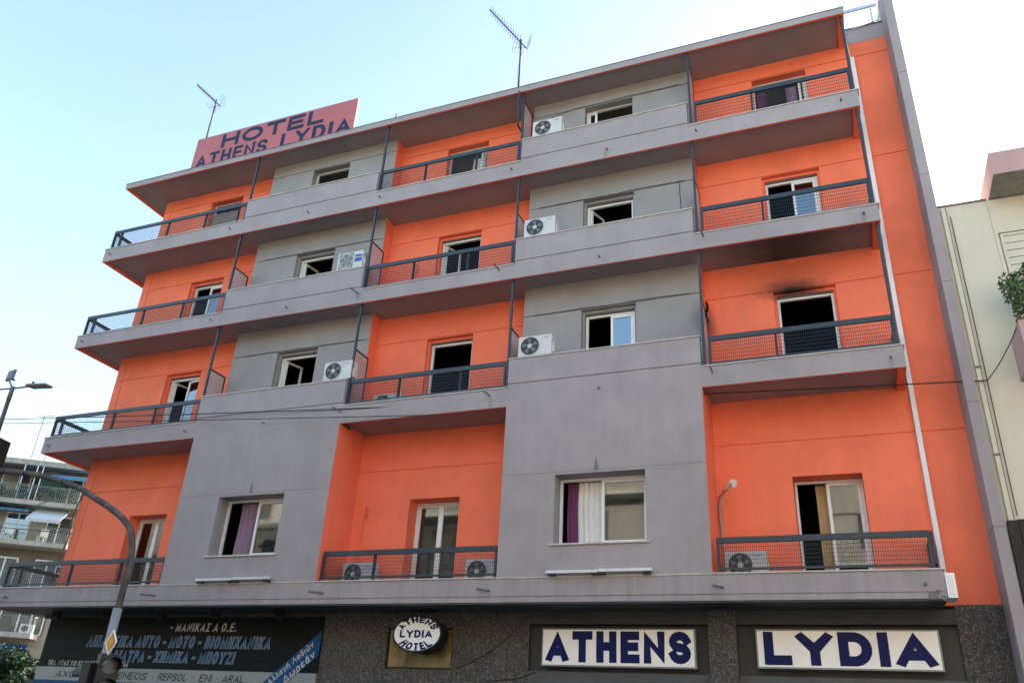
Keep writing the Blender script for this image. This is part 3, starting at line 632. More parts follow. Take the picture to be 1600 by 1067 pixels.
# cables clipped along the joints of the grey walls, charred rag at the burnt balcony
for n in (3, 4, 5):
    z = gro[n] + .012; pts = [(13.75 + i * .22, G - .012, z + .006 * math.sin(i * .9 + n) + (.012 if i > 9 else 0)) for i in range(17)]
    if n == 5: pts = [(13.95, G - .012, 15.75), (13.95, G - .012, z - .12), (14.2, G - .012, z - .07)] + pts[4:]
    c_ = MB().tube(pts, .006, 5).build('wall_cable', 'cable', H, True)
    if n == 4: MB().tube([(17.15, G - .012, z), (17.16, G - .012, z - .35), (17.17, G - .012, z - .9)], .006, 5).build('wall_cable', 'cable', H, True)
for n in (3, 4): MB().tube([(5.6 + i * .3, G - .01, gro[n] + .012 + .004 * math.sin(i * 2.1 + n)) for i in range(13)], .005, 5).build('wall_cable', 'cable', H, True)
mb = MB(); n_ = 9
for j in range(n_):
    z0, z1 = 10.12 - .06 * j, 10.12 - .06 * (j + 1); f_ = lambda q: .16 * math.sin(q * .35) + .03 * math.sin(q * 2.3)
    a0, a1 = f_(j + .4), f_(j + 1.4)
    mb.quad((17.62, .45, z0), (17.62 + .04 * math.sin(j), .45 + max(a0, .02), z0), (17.62 + .04 * math.sin(j + 1), .45 + max(a1, .02), z1), (17.62, .45, z1)); mb.quad((17.632, .45, z0), (17.632 + .04 * math.sin(j), .45 + max(a0, .02), z0), (17.632 + .04 * math.sin(j + 1), .45 + max(a1, .02), z1), (17.632, .45, z1))
single('charred_rag', mb, 'room_black', 'charred black rag hanging by the screen beside the burnt balcony door', 'rag')
# ------------------------------------------------------------------ ground floor
MB().box(xw, 9.13, 1.0, 1.5, 3.93, zb[2] - .031).build('lintel', 'mid_wall', H)
mb = relief(MB(), 9.13, 13.83, 0, zb[2] - .031, .94, [(10.71, 12.20, 2.94, 3.72, None)] + [(x_ - .004, x_ + .004, 0, 5, .012) for x_ in (10.70, 12.21)] + [(9, 14, z_ - .004, z_ + .004, .012) for z_ in (1.9, 2.93)], .4, {'-x': 0, '+x': 0})
mb.build('granite_wall', 'granite', H)
gw = frame_box(MB(), 10.712, 12.198, .985, 1.04, 2.942, 3.718, .03).build('window', 'black_metal', H)
MB().box(10.742, 12.168, .995, 1.0, 2.972, 3.688).build('pane', 'glass_gold', gw)
MB().box(10.742, 12.168, 1.006, 1.012, 2.972, 3.688).build('film_backing', 'film', gw)
for x0, x1 in ((13.83, 17.27), (17.75, 21.25)):
    MB().box(x0, x1, .84, 1.4, 3.78, zb[2] - .031).build('lintel', 'dark_wall', H)
    MB().box(x0, x1, 1.04, 1.4, 2.95, 3.779).build('recess_wall', 'dark_wall', H)
    MB().box(x0, x1, .92, 1.4, 0, 2.949).build('shop_front', 'mid_wall', H)
MB().box(17.27, 17.75, .80, 1.4, 0, zb[2] - .031).build('column', 'granite', H)
MB().box(21.25, xe - .001, .98, 1.5, 0, 4.109).build('column', 'granite', H)
MB().box(xw, 9.129, 1.0, 1.3, 0, 2.5).build('shop_front', 'dark_wall', H)
MB().box(xw, xe, 5.3, 5.4, 0, 4.0).build('inner_wall', 'room_black', H)
mb = MB().tube([(13.86, .93, 3.95), (13.4, .925, 3.55), (12.9, .925, 3.2), (12.45, .925, 3.0), (12.35, .925, 2.97)], .008, 5); mb.tube([(14.0, .9, 2.93), (13.6, .925, 2.80), (13.0, .93, 2.75)], .008, 5)
single('cable', mb, 'cable', 'thin dark cable sagging across the speckled stone wall right of the oval sign', 'cable')

# ------------------------------------------------------------------ signs
def sign_box(name, label, x0, x1, z0, z1, yf, yb, word, lx0, lx1, lz0, lz1, wt=.23, wd=.5, gp=.12):
    t = thing(name, label, 'sign', ((x0 + x1) / 2, yb, z0)); 
    MB().box(x0, x1, yf + .01, yb, z0, z1).build('case', 'sign_edge', t, bevel=.008)
    MB().box(x0 + .03, x1 - .03, yf, yf + .009, z0 + .03, z1 - .03).build('face', 'sign_white', t)
    letters(MB(), word, lx0, lx1, lz0, lz1, yf, wt, thick=.005, wide=wd, gap=gp).build('lettering', 'sign_navy', t)
sign_box('block_letter_sign', 'white box sign with navy block letters ATHENS under the canopy', 14.14, 17.04, 3.025, 3.705, .80, 1.038, 'ATHENS', 14.24, 16.95, 3.105, 3.65, .275, .62, .15)
sign_box('block_letter_sign', 'white box sign with navy block letters LYDIA under the canopy at the right', 18.07, 20.945, 3.058, 3.70, .80, 1.038, 'LYDIA', 18.20, 20.85, 3.12, 3.655, .29, .80, .17)
# oval sign
ov = thing('oval_sign', 'oval white sign with curved navy lettering projecting from the speckled stone wall', 'sign', (11.62, .94, 3.2))
cx, cz, rx, rz = 11.62, 3.55, .545, .34
mb = MB(); k = 48
for j in range(k):
    a0, a1 = 2 * math.pi * j / k, 2 * math.pi * (j + 1) / k
    for (r0, r1, ya, yb_) in ((1.0, 1.0, .49, .80),):
        mb.quad((cx + rx * math.cos(a0), ya, cz + rz * math.sin(a0)), (cx + rx * math.cos(a1), ya, cz + rz * math.sin(a1)), (cx + rx * math.cos(a1), yb_, cz + rz * math.sin(a1)), (cx + rx * math.cos(a0), yb_, cz + rz * math.sin(a0)))
mb.poly([(cx + rx * math.cos(2 * math.pi * j / k), .80, cz + rz * math.sin(2 * math.pi * j / k)) for j in range(k)])
mb.poly([(cx + rx * math.cos(2 * math.pi * j / k), .502, cz + rz * math.sin(2 * math.pi * j / k)) for j in range(k)])
mb.build('case', 'black_metal', ov)
MB().disc((cx, cz), 0, rx - .012, .498, 48, rz=(rz - .012) / (rx - .012)).build('face', 'sign_white', ov)
MB().disc((cx, cz), rx - .035, rx + .006, .494, 48, rz=rz / rx).build('rim', 'black_metal', ov)
MB().box(cx - .15, cx + .15, .80, .94, cz - .1, cz + .1).build('bracket', 'black_metal', ov)
letters(MB(), 'LYDIA', cx - .38, cx + .34, cz - .075, cz + .07, .497, .24, thick=.004, wide=.75).build('lettering', 'sign_navy', ov)
def up_arc(u, v):
    a = R_(160 - 140 * u); k2 = .60 + .33 * v; return (cx + rx * k2 * math.cos(a) * 1.02, cz + rz * k2 * math.sin(a) * 1.02)
def dn_arc(u, v):
    a = R_(218 + 100 * u); k2 = .92 - .40 * v; return (cx + rx * k2 * math.cos(a), cz + rz * k2 * math.sin(a) * 1.0)
for wd_, fn_ in (('ATHENS', up_arc), ('HOTEL', dn_arc)): letters(MB(), wd_, 0, 0, 0, 0, .497, .24, thick=.004, fn=fn_, wide=.6).build('lettering', 'sign_navy', ov)
# roof sign
rs = thing('rooftop_sign', 'large pink rooftop board with navy hotel lettering above the left eave', 'sign', (4.4, 1.05, 16.86))
MB().box(1.36, 7.53, 1.0, 1.06, 17.30, 19.10).build('board', 'sign_pink', rs)
for wd_, q in (('HOTEL', (2.42, 6.36, 18.47, 19.03)), ('ATHENS', (1.52, 4.35, 17.84, 18.38)), ('LYDIA', (4.86, 7.42, 17.83, 18.40))): letters(MB(), wd_, *q, .999, .23 if wd_ == 'HOTEL' else .20, thick=.004, wide=1.2 if wd_ == 'HOTEL' else .62, gap=.22 if wd_ == 'HOTEL' else .16).build('lettering', 'sign_navy_dull', rs)
mb = MB()
for x in (1.5, 3.5, 5.5, 7.4): MB().box(x - .03, x + .03, 1.07, 1.13, 16.865, 18.9).build('support_post', 'galv', rs)
mb = MB().tube([(1.52, 1.1, 19.05), (1.05, 1.9, 19.95)], .02, 6).tube([(1.05, 1.9, 16.9), (1.05, 1.9, 19.95)], .022, 6).tube([(1.05, 1.9, 19.95), (1.62, 1.3, 19.25)], .015, 6).tube([(1.05, 1.9, 19.4), (1.5, 1.2, 18.9)], .015, 6)
mb.build('brace', 'galv', rs)
# shop board
sb = thing('shop_board', 'black shop board with blue outlined lettering and silver strip under the canopy', 'sign', (5.1, .98, 2.5))
MB().box(1.08, 9.125, .90, .985, 2.80, 3.928).build('panel', 'board_black', sb)
MB().box(1.08, 9.125, .895, .985, 2.505, 2.799).build('strip', 'board_silver', sb)
MB().box(1.08, 9.125, .90, .985, 2.30, 2.504).build('lower_strip', 'ribbon_blue', sb)
def words(text, x0, x1, z0, z1, y, weight, ital, name, m, **k):
    WIDE[0] = k.get('wide', .8); gap = k.get('gap', .16); tot = layout(text, weight, gap, ital)[1] + ital; sc_ = (x1 - x0) / tot; x = 0
    for wd_ in text.split(' '):
        WIDE[0] = k.get('wide', .8); W = layout(wd_, weight, gap, ital)[1]
        letters(MB(), wd_, x0 + x * sc_, x0 + (x + W + ital) * sc_, z0, z1, y, weight, ital, **k).build(name, m, sb); x += W + gap + .62 * k.get('wide', .8)
words('- ΜΑΝΙΚΑΣ Α Ο.Ε.', 4.94, 6.87, 3.615, 3.80, .899, .17, .18, 'lettering', 'print_white', thick=.002, wide=.48, gap=.2)
words('ΤΗΛ. / FAX 210 82 33 887 - 210 82 33 866', 1.38, 3.95, 2.825, 2.945, .899, .13, .18, 'lettering', 'print_white', thick=.002, wide=.42, gap=.2)
for txt, a, b, c0, c1 in (('ΛΙΠΑΝΤΙΚΑ AUTO - ΜΟΤΟ - ΒΙΟΜΗΧΑΝΙΚΑ', 2.49, 7.86, 3.265, 3.51), ('ΦΙΛΤΡΑ - ΧΗΜΙΚΑ - ΜΠΟΥΖΙ', 3.39, 6.96, 2.945, 3.18)):
    words(txt, a, b, c0, c1, .899, .155, .16, 'letter_outline', 'print_white', grow=.008, thick=.002, wide=.46, gap=.22)
    words(txt, a, b, c0, c1, .899, .155, .16, 'lettering', 'print_blue', thick=.006, wide=.46, gap=.22)
for txt, a, b in (('AXON', 1.74, 2.60), ('•', 2.82, 2.88), ('ENEOS', 3.70, 4.60), ('•', 4.72, 4.78), ('REPSOL', 4.92, 5.76), ('•', 5.90, 5.96), ('ENI', 6.09, 6.46), ('•', 6.55, 6.61), ('ARAL', 6.72, 7.33)):
    letters(MB(), txt, a, b, 2.565, 2.72, .894, .15, .2, thick=.002, wide=.8).build('lettering', 'print_black', sb)
rb = MB(); pts = [(7.72, 2.51), (8.32, 2.51), (9.12, 3.16), (9.12, 3.64)]
rb.poly([(x, .888, z) for x, z in pts])
for i in range(4):
    a, b = pts[i], pts[(i + 1) % 4]; rb.quad((a[0], .888, a[1]), (b[0], .888, b[1]), (b[0], .896, b[1]), (a[0], .896, a[1]))
rb.build('ribbon', 'ribbon_blue', sb)
def rib(o, h, s0, s1):
    d = Vector((1.4, 1.13)).normalized(); n = Vector((-d.y, d.x)); p = Vector((7.72, 2.51))
    def fn(u, v):
        q = p + d * (s0 + (s1 - s0) * u) + n * (o + h * v); return (q.x, q.y)
    return fn
for wd_, q in (('Αλλαγή', (-.15, .13, .22, .84)), ('Λαδιών', (-.15, .13, .91, 1.52)), ('Δωρεάν', (-.36, .16, .55, 1.45))): letters(MB(), wd_, 0, 0, 0, 0, .887, .17, .1, thick=.002, fn=rib(*q)).build('lettering', 'print_white', sb)
# floodlights under the canopy
fl0 = None
FLP = (1.75, 3.38, 5.02, 6.57, 8.29)
FLL = ('black floodlight under the canopy, leftmost of five', 'black floodlight under the canopy, second from the left', 'black floodlight under the canopy, middle of five', 'black floodlight under the canopy, fourth from the left', 'black floodlight under the canopy, rightmost of five')
for x, lb in zip(FLP, FLL):
    if fl0 is None:
        fl0 = thing('floodlight', lb, 'floodlight', (x, .45, 3.9), 'floodlights above the shop board'); ORG[fl0] = (0, 0, 0); Xr = Matrix.Rotation(R_(-35), 4, 'X')
        MB().box(-.10, .10, -.05, .05, -.07, .07, X=Xr).build('housing', 'black_metal', fl0, bevel=.01)
        MB().box(-.085, .085, .051, .056, -.055, .055, X=Xr).build('lens', 'lens_dark', fl0)
        MB().box(-.115, -.105, -.015, .015, -.02, .14).box(.105, .115, -.015, .015, -.02, .14).box(-.115, .115, -.015, .015, .1405, .15).build('bracket', 'black_metal', fl0)
    else: dup(fl0, (x, .45, 3.9), lb)
# folded awning bars on the bay ledge
for x0, x1, lb in ((14.50, 16.49, 'long white folded awning bar on the ledge below the right bay window'), (6.30, 8.29, 'long white folded awning bar on the ledge below the left bay window')):
    t = thing('awning_bar', lb, 'awning bar', ((x0 + x1) / 2, -.08, 4.5), 'folded awning bars'); m_ = (x0 + x1) / 2
    MB().box(x0, m_ - .004, -.115, -.03, 4.535, 4.595).build('bar', 'alu', t, bevel=.01); MB().box(m_ + .004, x1, -.115, -.03, 4.545, 4.605).build('bar', 'alu', t, bevel=.01)
    for e, w_ in ((x0 + .04, .14), (m_ - .12, .26), (x1 - .17, .14)): MB().box(e, e + w_, -.10, -.002, 4.506, 4.533).build('clamp', 'black_metal', t)
# objects on the top middle balcony
mb = MB()
for i in range(40):
    a = random.uniform(0, 6.28); r = random.uniform(0, .22); mb.box(11.02 - 1.0 + r * math.cos(a), 11.02 - 1.0 + r * math.cos(a) + .1, .45, .55, 14.45 + random.uniform(0, .20), 14.52 + random.uniform(0, .28), X=None)
def heap(name, lab, cat, c, r, m):
    bm = bmesh.new(); bmesh.ops.create_icosphere(bm, subdivisions=3, radius=1)
    for v in bm.verts:
        n = .75 + .35 * math.sin(v.co.x * 5 + v.co.z * 3) * math.cos(v.co.y * 4 + v.co.x * 7); v.co = Vector((v.co.x * r[0] * n, v.co.y * r[1] * n, max(v.co.z, -.4) * r[2] * n))
    me = bpy.data.meshes.new(name); bm.to_mesh(me); bm.free(); me.materials.append(MATS[m]); me.polygons.foreach_set('use_smooth', [True] * len(me.polygons))
    o = bpy.data.objects.new(name, me); col.objects.link(o); o.location = c; return tag(o, lab, cat)
heap('plastic_sack', 'pale crumpled sack on the floor of the top middle balcony', 'sack', (10.35, .5, 14.62), (.42, .2, .26), 'laundry_teal')
heap('cloth_bundle', 'small navy bundle on the floor of the top middle balcony', 'bundle', (9.92, .45, 14.58), (.15, .13, .22), 'laundry_navy')
# ------------------------------------------------------------------ roof items
def yagi(name, label, base, top, tip, n=14, el=.26):
    t = thing(name, label, 'antenna', base); b, tp, e = Vector(base), Vector(top), Vector(tip)
    MB().tube([b, tp + Vector((0, 0, .12))], .026, 6).build('mast', 'antenna', t)
    d = (e - tp).normalized(); side = d.cross(Vector((0, 0, 1))).normalized(); upv = side.cross(d)
    st = tp - d * .3; MB().tube([st, e], .018, 5).build('boom', 'antenna', t)
    for i in range(n):
        p = tp + (e - tp) * (i + .4) / n; k = MB(); l = el * (1 - .3 * i / n)
        k.tube([p - side * l, p + side * l], .0075, 4); k.tube([p - upv * l * .45, p + upv * l * .45], .007, 4)
        k.build('element', 'antenna', t)
    k = MB()
    for s in (-1, 1):
        for i in range(5): q = tp - d * .25 + upv * s * (.06 + .07 * i) - d * -.05 * i; k.tube([q - side * .24, q + side * .24], .005, 4)
        k.tube([tp - d * .25, tp - d * .25 + upv * s * .36 + d * .2], .006, 4)
    k.build('reflector', 'antenna', t)
    MB().tube([tp, tp + Vector((.06, .02, -.4)), tp + Vector((-.05, .02, -1.0)), b + Vector((.03, 0, .1))], .007, 5).build('cable', 'cable', t)
yagi('roof_antenna', 'tall comb shaped television antenna on a mast above the middle of the roof', (12.42, 2.0, 16.86), (12.37, 2.0, 20.75), (11.45, 1.55, 22.0))
yagi('roof_antenna', 'small comb shaped television antenna behind the pink rooftop board', (.74, 1.9, 16.86), (.62, 1.9, 21.75), (-.20, 1.6, 22.55), n=12, el=.2)
t = thing('terrace_railing', 'pale metal terrace railing beside the lilac pier at the right end of the roof', 'railing', (20, 1.3, 17.2))
MB().box(17.5, 21.94, 1.28, 1.33, 18.0, 18.075).build('top_rail', 'alu', t)
mb = MB()
for i in range(34): x = 17.6 + i * .13; mb.box(x - .004, x + .004, 1.30, 1.31, 16.87 if x < XR else 17.24, 17.999)
mb.build('bars', 'alu', t)
for x in (17.6, 19.4, 21.2 - .35, 21.78): MB().box(x, x + .04, 1.335, 1.37, 16.87 if x < XR else 17.24, 17.999).build('post', 'alu', t)
mb = MB().tube([(9.42, .35, 16.88), (9.44, .35, 17.35)], .03, 8); single('vent_stub', mb, 'galv', 'short grey pipe stub on the roof edge in the middle', 'pipe')
fl = thing('roof_floodlight', 'small white floodlight at the left end of the roof sign', 'floodlight', (1.45, .35, 16.88))
MB().tube([(1.45, .35, 16.88), (1.45, .35, 17.15)], .015, 6).build('stem', 'galv', fl); MB().box(1.36, 1.54, .28, .42, 17.14, 17.28).build('housing', 'sign_white', fl, bevel=.01)

# ------------------------------------------------------------------ neighbour on the right
nb = thing('neighbour_house', 'cream plastered house with pink balconies at the right edge', 'house', (26, .45, 0)); NY = .45
mb = relief(MB(), 22.132, 32, 0, 11.45, NY, [(23.05, 24.6, 9.3, 10.7, .06), (22.98, 22.995, 0, 12, .012)], .4, {'-x': 0, '+x': 0}); mb.quad((22.132, NY, 11.45), (32, NY, 11.45), (32, 9, 11.45), (22.132, 9, 11.45)); mb.quad((32, NY, 0), (32, 9, 0), (32, 9, 11.45), (32, NY, 11.45)); mb.quad((22.132, 9, 0), (32, 9, 0), (32, 9, 11.45), (22.132, 9, 11.45))
mb.build('wall', 'cream_wall', nb)
MB().box(22.134, 23.0, NY - .02, NY + .2, 11.451, 11.49).build('coping', 'render_dark', nb)
MB().box(23.04, 32, -.35, NY + 1.5, 11.47, 11.96, 0, {'-z': 1}).build('balcony', ['pink_wall', 'far_slab'], nb)
p = MB().box(22.84, 32, -.40, NY + .02, 7.70, 8.47).build('balcony', 'pink_wall', nb); MB().box(22.825, 32, -.42, -.28, 8.471, 8.49).build('coping', 'rust', p)
sh = frame_box(MB(), 23.08, 24.57, NY + .01, NY + .05, 9.32, 10.68, .05).build('shutter', 'cream_wall', nb)
for i in range(8): MB().box(23.13, 24.52, NY + .02, NY + .045, 9.38 + i * .157, 9.52 + i * .157).build('slat', 'cream_wall', sh)
for x0, x1, m in ((22.20, 22.27, 'cream_wall'), (22.27, 22.285, 'render_dark')): MB().box(x0, x1, NY - .06, NY - .001, 5.31, 11.40).build('downpipe', m, nb)
for z in (8.0, 6.4): MB().box(22.19, 22.29, NY - .07, NY - .061, z, z + .04).build('pipe_clip', 'render_dark', nb)
MB().tube([(22.34, NY - .02, 11.2), (22.345, NY - .02, 9.0), (22.34, NY - .02, 5.4)], .007, 5).build('wall_cable', 'cable', nb)
br = MB()
bd = thing('timber_hoarding', 'dark brown upright timber boards at the right edge below the cream wall', 'hoarding', (22.6, .3, 3.2))
for i in range(8): MB().box(22.155 + i * .16, 22.155 + i * .16 + .152, .27 - .008 * (i % 2), .36, 3.2, 5.29 + .01 * (i % 3)).build('board', 'wood_dark', bd)
def leaf_cloud(mb, c, r, n, size, m=0, shell=.35):
    for _ in range(n):
        while True:
            p = Vector((random.uniform(-1, 1), random.uniform(-1, 1), random.uniform(-1, 1)))
            if shell < p.length < 1: break
        q = Vector((c[0] + p.x * r[0], c[1] + p.y * r[1], c[2] + p.z * r[2])); s = size * random.uniform(.6, 1.3)
        a = Vector((random.gauss(0, 1), random.gauss(0, 1), random.gauss(0, 1))).normalized(); b = a.cross(Vector((random.gauss(0, 1), random.gauss(0, 1), random.gauss(0, 1)))).normalized()
        mb.quad(tuple(q - a * s), tuple(q + b * s * .45), tuple(q + a * s), tuple(q - b * s * .45), m)
pl = thing('balcony_plant', 'leafy green potted plant leaning over the pink balcony at the right edge', 'plant', (23.3, .05, 8.45))
mb = MB()
for c in ((22.98, -.15, 9.2), (23.15, -.1, 9.42), (23.35, -.05, 9.3), (23.05, -.15, 8.9), (22.92, -.2, 9.08), (23.4, -.1, 9.0), (22.9, -.15, 9.3), (23.2, -.1, 9.1), (23.0, -.2, 8.72), (23.3, -.1, 9.55)): leaf_cloud(mb, c, (.18, .18, .2), 90, .055, shell=.1)
mb.build('leaves', 'leaf', pl)
mb = MB()
for i in range(5): mb.tube([(23.3, .05, 8.6), (23.25 + random.uniform(-.1, .1), .0, 8.9), (23.0 + i * .11, random.uniform(-.1, .1), 9.3)], [.014, .01, .004], 5)
mb.build('stems', 'bark', pl); MB().tube([(23.3, .05, 8.47), (23.3, .05, 8.7)], [.11, .15], 14).build('pot', 'rust', pl)

# ------------------------------------------------------------------ overhead cables
def sag(p0, p1, s, n=24): 
    a, b = Vector(p0), Vector(p1); return [tuple(a + (b - a) * i / n - Vector((0, 0, s * 4 * (i / n) * (1 - i / n)))) for i in range(n + 1)]
CB = [((-30, -1.2, 11.2), (22.33, .36, 7.74), .35, .012, 'long black overhead cable crossing the facade from left edge to the cream house'),
      ((-30, -1.5, 11.0), (11.8, -.05, 7.95), .15, .010, 'second black overhead cable joining the facade above the left bay window'),
      ((22.33, .36, 7.74), (23.0, -.36, 8.75), .12, .009, 'thin cable from the cream house wall up to the pink balcony')]
for a, b, s, r, lb in CB: single('overhead_cable', MB().tube(sag(a, b, s), r, 5), 'cable', lb, 'cable', 'overhead cables')

# ------------------------------------------------------------------ traffic pole with curved arm
tp = thing('traffic_signal_pole', 'curved grey traffic signal pole arching over the street at the left', 'traffic signal', (8.43, -4, 0))
MB().tube([(8.43, -4, 0), (8.43, -4, 3.35)], [.076, .072], 14).build('lower_pole', 'grey_pole', tp, True)
cv0 = [(8.43, -4, 3.35), (8.44, -4, 3.9), (8.41, -4, 4.28), (8.28, -4, 4.62), (8.02, -4, 4.86), (7.65, -4, 5.07), (7.2, -4, 5.28), (6.6, -4, 5.54), (5.6, -4, 5.80), (4.5, -4, 5.97), (4.2, -4, 6.01)]
def spline(P, n=6):
    P = [Vector(p) for p in P]; out = []
    for i in range(len(P) - 1):
        p0, p1, p2, p3 = P[max(i - 1, 0)], P[i], P[i + 1], P[min(i + 2, len(P) - 1)]
        for k in range(n):
            t = k / n; out.append(.5 * ((2 * p1) + (p2 - p0) * t + (2 * p0 - 5 * p1 + 4 * p2 - p3) * t * t + (3 * p1 - p0 - 3 * p2 + p3) * t ** 3))
    return out + [P[-1]]
cv = spline(cv0)
MB().tube(cv, [.057 - .006 * i / len(cv) for i in range(len(cv))], 14).build('curved_arm', 'old_pole', tp, True)
for i in range(26, 58, 3): MB().tube([cv[i], cv[i] + (cv[i + 1] - cv[i]) * .22], .0595 - .005 * i / len(cv), 14).build('tape_band', 'black_metal', tp, True)
def head_(X, back=True):
    k = MB().box(-.16, .16, 0, .2, -.5, .5, X=X).build('signal_head', 'black_metal', tp, bevel=.01)
    for z in (.32, 0, -.32):
        MB().tube([tuple(X @ Vector((0, -.004, z))), tuple(X @ Vector((0, .01, z)))], .115, 18).build('lens', 'lens_dark', k)
        pts = []; mb = MB()
        for j in range(12):
            a0, a1 = math.pi * (-.1 + 1.2 * j / 12), math.pi * (-.1 + 1.2 * (j + 1) / 12)
            P = [(.135 * math.cos(a0), 0, z + .135 * math.sin(a0)), (.135 * math.cos(a1), 0, z + .135 * math.sin(a1)), (.13 * math.cos(a1), -.22, z + .13 * math.sin(a1)), (.13 * math.cos(a0), -.22, z + .13 * math.sin(a0))]
            mb.quad(*[tuple(X @ Vector(p)) for p in P])
        mb.build('visor', 'black_metal', k)
head_(Matrix.Translation((8.62, -4.05, 2.14)) @ Matrix.Rotation(R_(62), 4, 'Z'))
head_(Matrix.Translation((8.18, -4.02, 2.0)) @ Matrix.Rotation(R_(-95), 4, 'Z'))
head_(Matrix.Translation((4.12, -4.05, 6.12)) @ Matrix.Rotation(R_(-75), 4, 'Z'))
ps = thing('priority_road_sign', 'white and yellow diamond priority road sign on the traffic signal pole', 'road sign', (8.6, -4.12, 2.81)); X = Matrix.Translation((8.60, -4.13, 2.81)) @ Matrix.Rotation(R_(-18), 4, 'Z') @ Matrix.Rotation(R_(45), 4, 'Y')
MB().box(-.14, .14, .0, .012, -.14, .14, X=X).build('plate', 'sign_white', ps, bevel=.004)
MB().box(-.106, .106, -.004, -.001, -.106, .106, X=X).build('border', 'print_black', ps); MB().box(-.094, .094, -.008, -.0045, -.094, .094, X=X).build('centre', 'sign_yellow', ps)
# ------------------------------------------------------------------ street lamp
sl = thing('street_lamp', 'grey street lamp with three flat heads beyond the left edge of the hotel', 'street lamp', (.98, -1.95, 0))
MB().tube([(.98, -1.95, 0), (.96, -1.95, 6), (.91, -1.95, 8.72)], [.09, .065, .048], 12).build('pole', 'old_pole', sl, True)
MB().tube([(.91, -1.95, 8.66), (.905, -1.95, 9.02)], .054, 12).build('collar', 'galv', sl, True)
for e, dr in (((1.55, -1.98, 8.94), (1, -.05, -.10)), ((.72, -1.98, 9.20), (-.15, .15, 1)), ((-.1, -1.7, 9.15), (-1, .2, .0))):
    e = Vector(e); MB().tube([(.905, -1.95, 8.97), e], .025, 8).build('arm', 'galv', sl)
    d = Vector(dr).normalized(); sd = d.cross(Vector((0, 0, 1)) if abs(d.z) < .9 else Vector((0, 1, .1))).normalized(); u_ = sd.cross(d)
    X = Matrix(((d.x, sd.x, u_.x, e.x), (d.y, sd.y, u_.y, e.y), (d.z, sd.z, u_.z, e.z), (0, 0, 0, 1))); l_ = .72 if dr[0] == 1 else .30
    h = MB().box(.0, l_, -.12, .12, -.03, .03, X=X).build('lamp_head', 'galv', sl, bevel=.012); MB().box(.05, l_ - .05, -.095, .095, -.036, -.031, X=X).build('lens', 'lens_dark', h); MB().tube([tuple(X @ Vector((.08, 0, .03))), tuple(X @ Vector((.08, 0, .13)))], .03, 8).build('sensor', 'galv', h)

# ------------------------------------------------------------------ apartment block beyond the side street
AX = Matrix.Translation((-28.1, 21.5, 0)) @ Matrix.Rotation(R_(35), 4, 'Z')   # local x along the facade, local -y to the camera
ap = thing('apartment_block', 'beige apartment block with blue awnings beyond the left end of the hotel', 'apartment block', (-28.1, 21.5, 0))
def al(u): return u
SC = 1.25
def Z(z): return 1.65 + (z - 1.65) * SC
def S(s): return s * SC
def abox(name, m, x0, x1, y0, y1, z0, z1, par=None, **k): return MB().box(x0, x1, y0, y1, z0, z1, X=AX).build(name, m, par or ap, **k)
ztop = Z(13.45)
abox('wall', 'far_wall', -22, 5.5, 1.5, 12, -.1, ztop)
abox('wall_panel', 'far_wall_dark', -22, 2.2, 1.46, 1.499, Z(5.3), Z(9.35))
abox('roof_slab', 'far_slab', -22.2, 3.6, .1, 3, ztop, ztop + .35)
levels = [Z(11.62), Z(9.6), Z(7.35), Z(5.3)]
for i, z in enumerate(levels):
    r_end = (2.6, 2.55, 2.9, 2.0)[i]
    abox('balcony_slab', 'far_slab', -20, r_end, 0, 1.499, z - .28, z)
    rl = MB().box(-20, r_end, .02, .07, z + .92, z + .96, X=AX).build('railing', 'rail_grey', ap); mb = MB()
    for k in range(int((r_end + 9) / .12)): x = r_end - .04 - k * .12; mb.box(x - .008, x + .008, .035, .05, z, z + .919, X=AX)
    for k in range(10): mb.box(r_end - .05, r_end - .03, .1 + k * .14, .115 + k * .14, z, z + .919, X=AX)
    mb.box(r_end - .06, r_end - .02, .072, 1.49, z + .92, z + .96, X=AX); mb.build('bars', 'rail_grey', rl)
    for wx in (-11, -7.6, -4.3, -1.9, .6):
        if wx > r_end - 1.0: continue
        ww = abox('window', 'upvc', wx, wx + 1.5, 1.42, 1.455, z + .02, z + 1.95); pg = 'glass' if i == 1 and wx < -1 else 'lens_dark'; abox('pane', pg, wx + .08, wx + .70, 1.405, 1.419, z + .1, z + 1.87, ww); abox('pane', pg, wx + .8, wx + 1.42, 1.405, 1.419, z + .1, z + 1.87, ww)
def slope(name, m, x0, x1, y0, z0, y1, z1, th=.02, val=.0, mm=None):
    mb = MB(); n = max(2, int((x1 - x0) / .25))
    for a, b in (((x0, y0, z0), (x1, y1, z1)),):
        mb.v += [tuple(AX @ Vector(p)) for p in ((x0, y0, z0), (x1, y0, z0), (x1, y1, z1), (x0, y1, z1), (x0, y0, z0 - th), (x1, y0, z0 - th), (x1, y1, z1 - th), (x0, y1, z1 - th))]
        for q in ((0, 1, 2, 3), (4, 5, 6, 7), (0, 1, 5, 4), (1, 2, 6, 5), (2, 3, 7, 6), (3, 0, 4, 7)): mb.f.append(q); mb.m.append(0)
    if val:
        for k in range(n):
            xa_, xb_ = x0 + (x1 - x0) * k / n, x0 + (x1 - x0) * (k + 1) / n; xm = (xa_ + xb_) / 2
            mb.poly([tuple(AX @ Vector(p)) for p in ((xa_, y1, z1), (xa_, y1, z1 - val * .7), (xm, y1, z1 - val), (xb_, y1, z1 - val * .7), (xb_, y1, z1))])
    return mb.build(name, m, ap)
slope('awning', 'awning_blue', -3.4, -.05, 1.4, ztop - .15, .0, ztop - .55, val=.15)
slope('awning', 'awning_blue', .35, 3.2, 1.4, ztop - .1, -.2, ztop - .6, val=.22)
slope('awning', 'awning_blue', -3.5, -.3, 1.3, levels[0] - .3, .1, levels[0] - .62, val=.12)
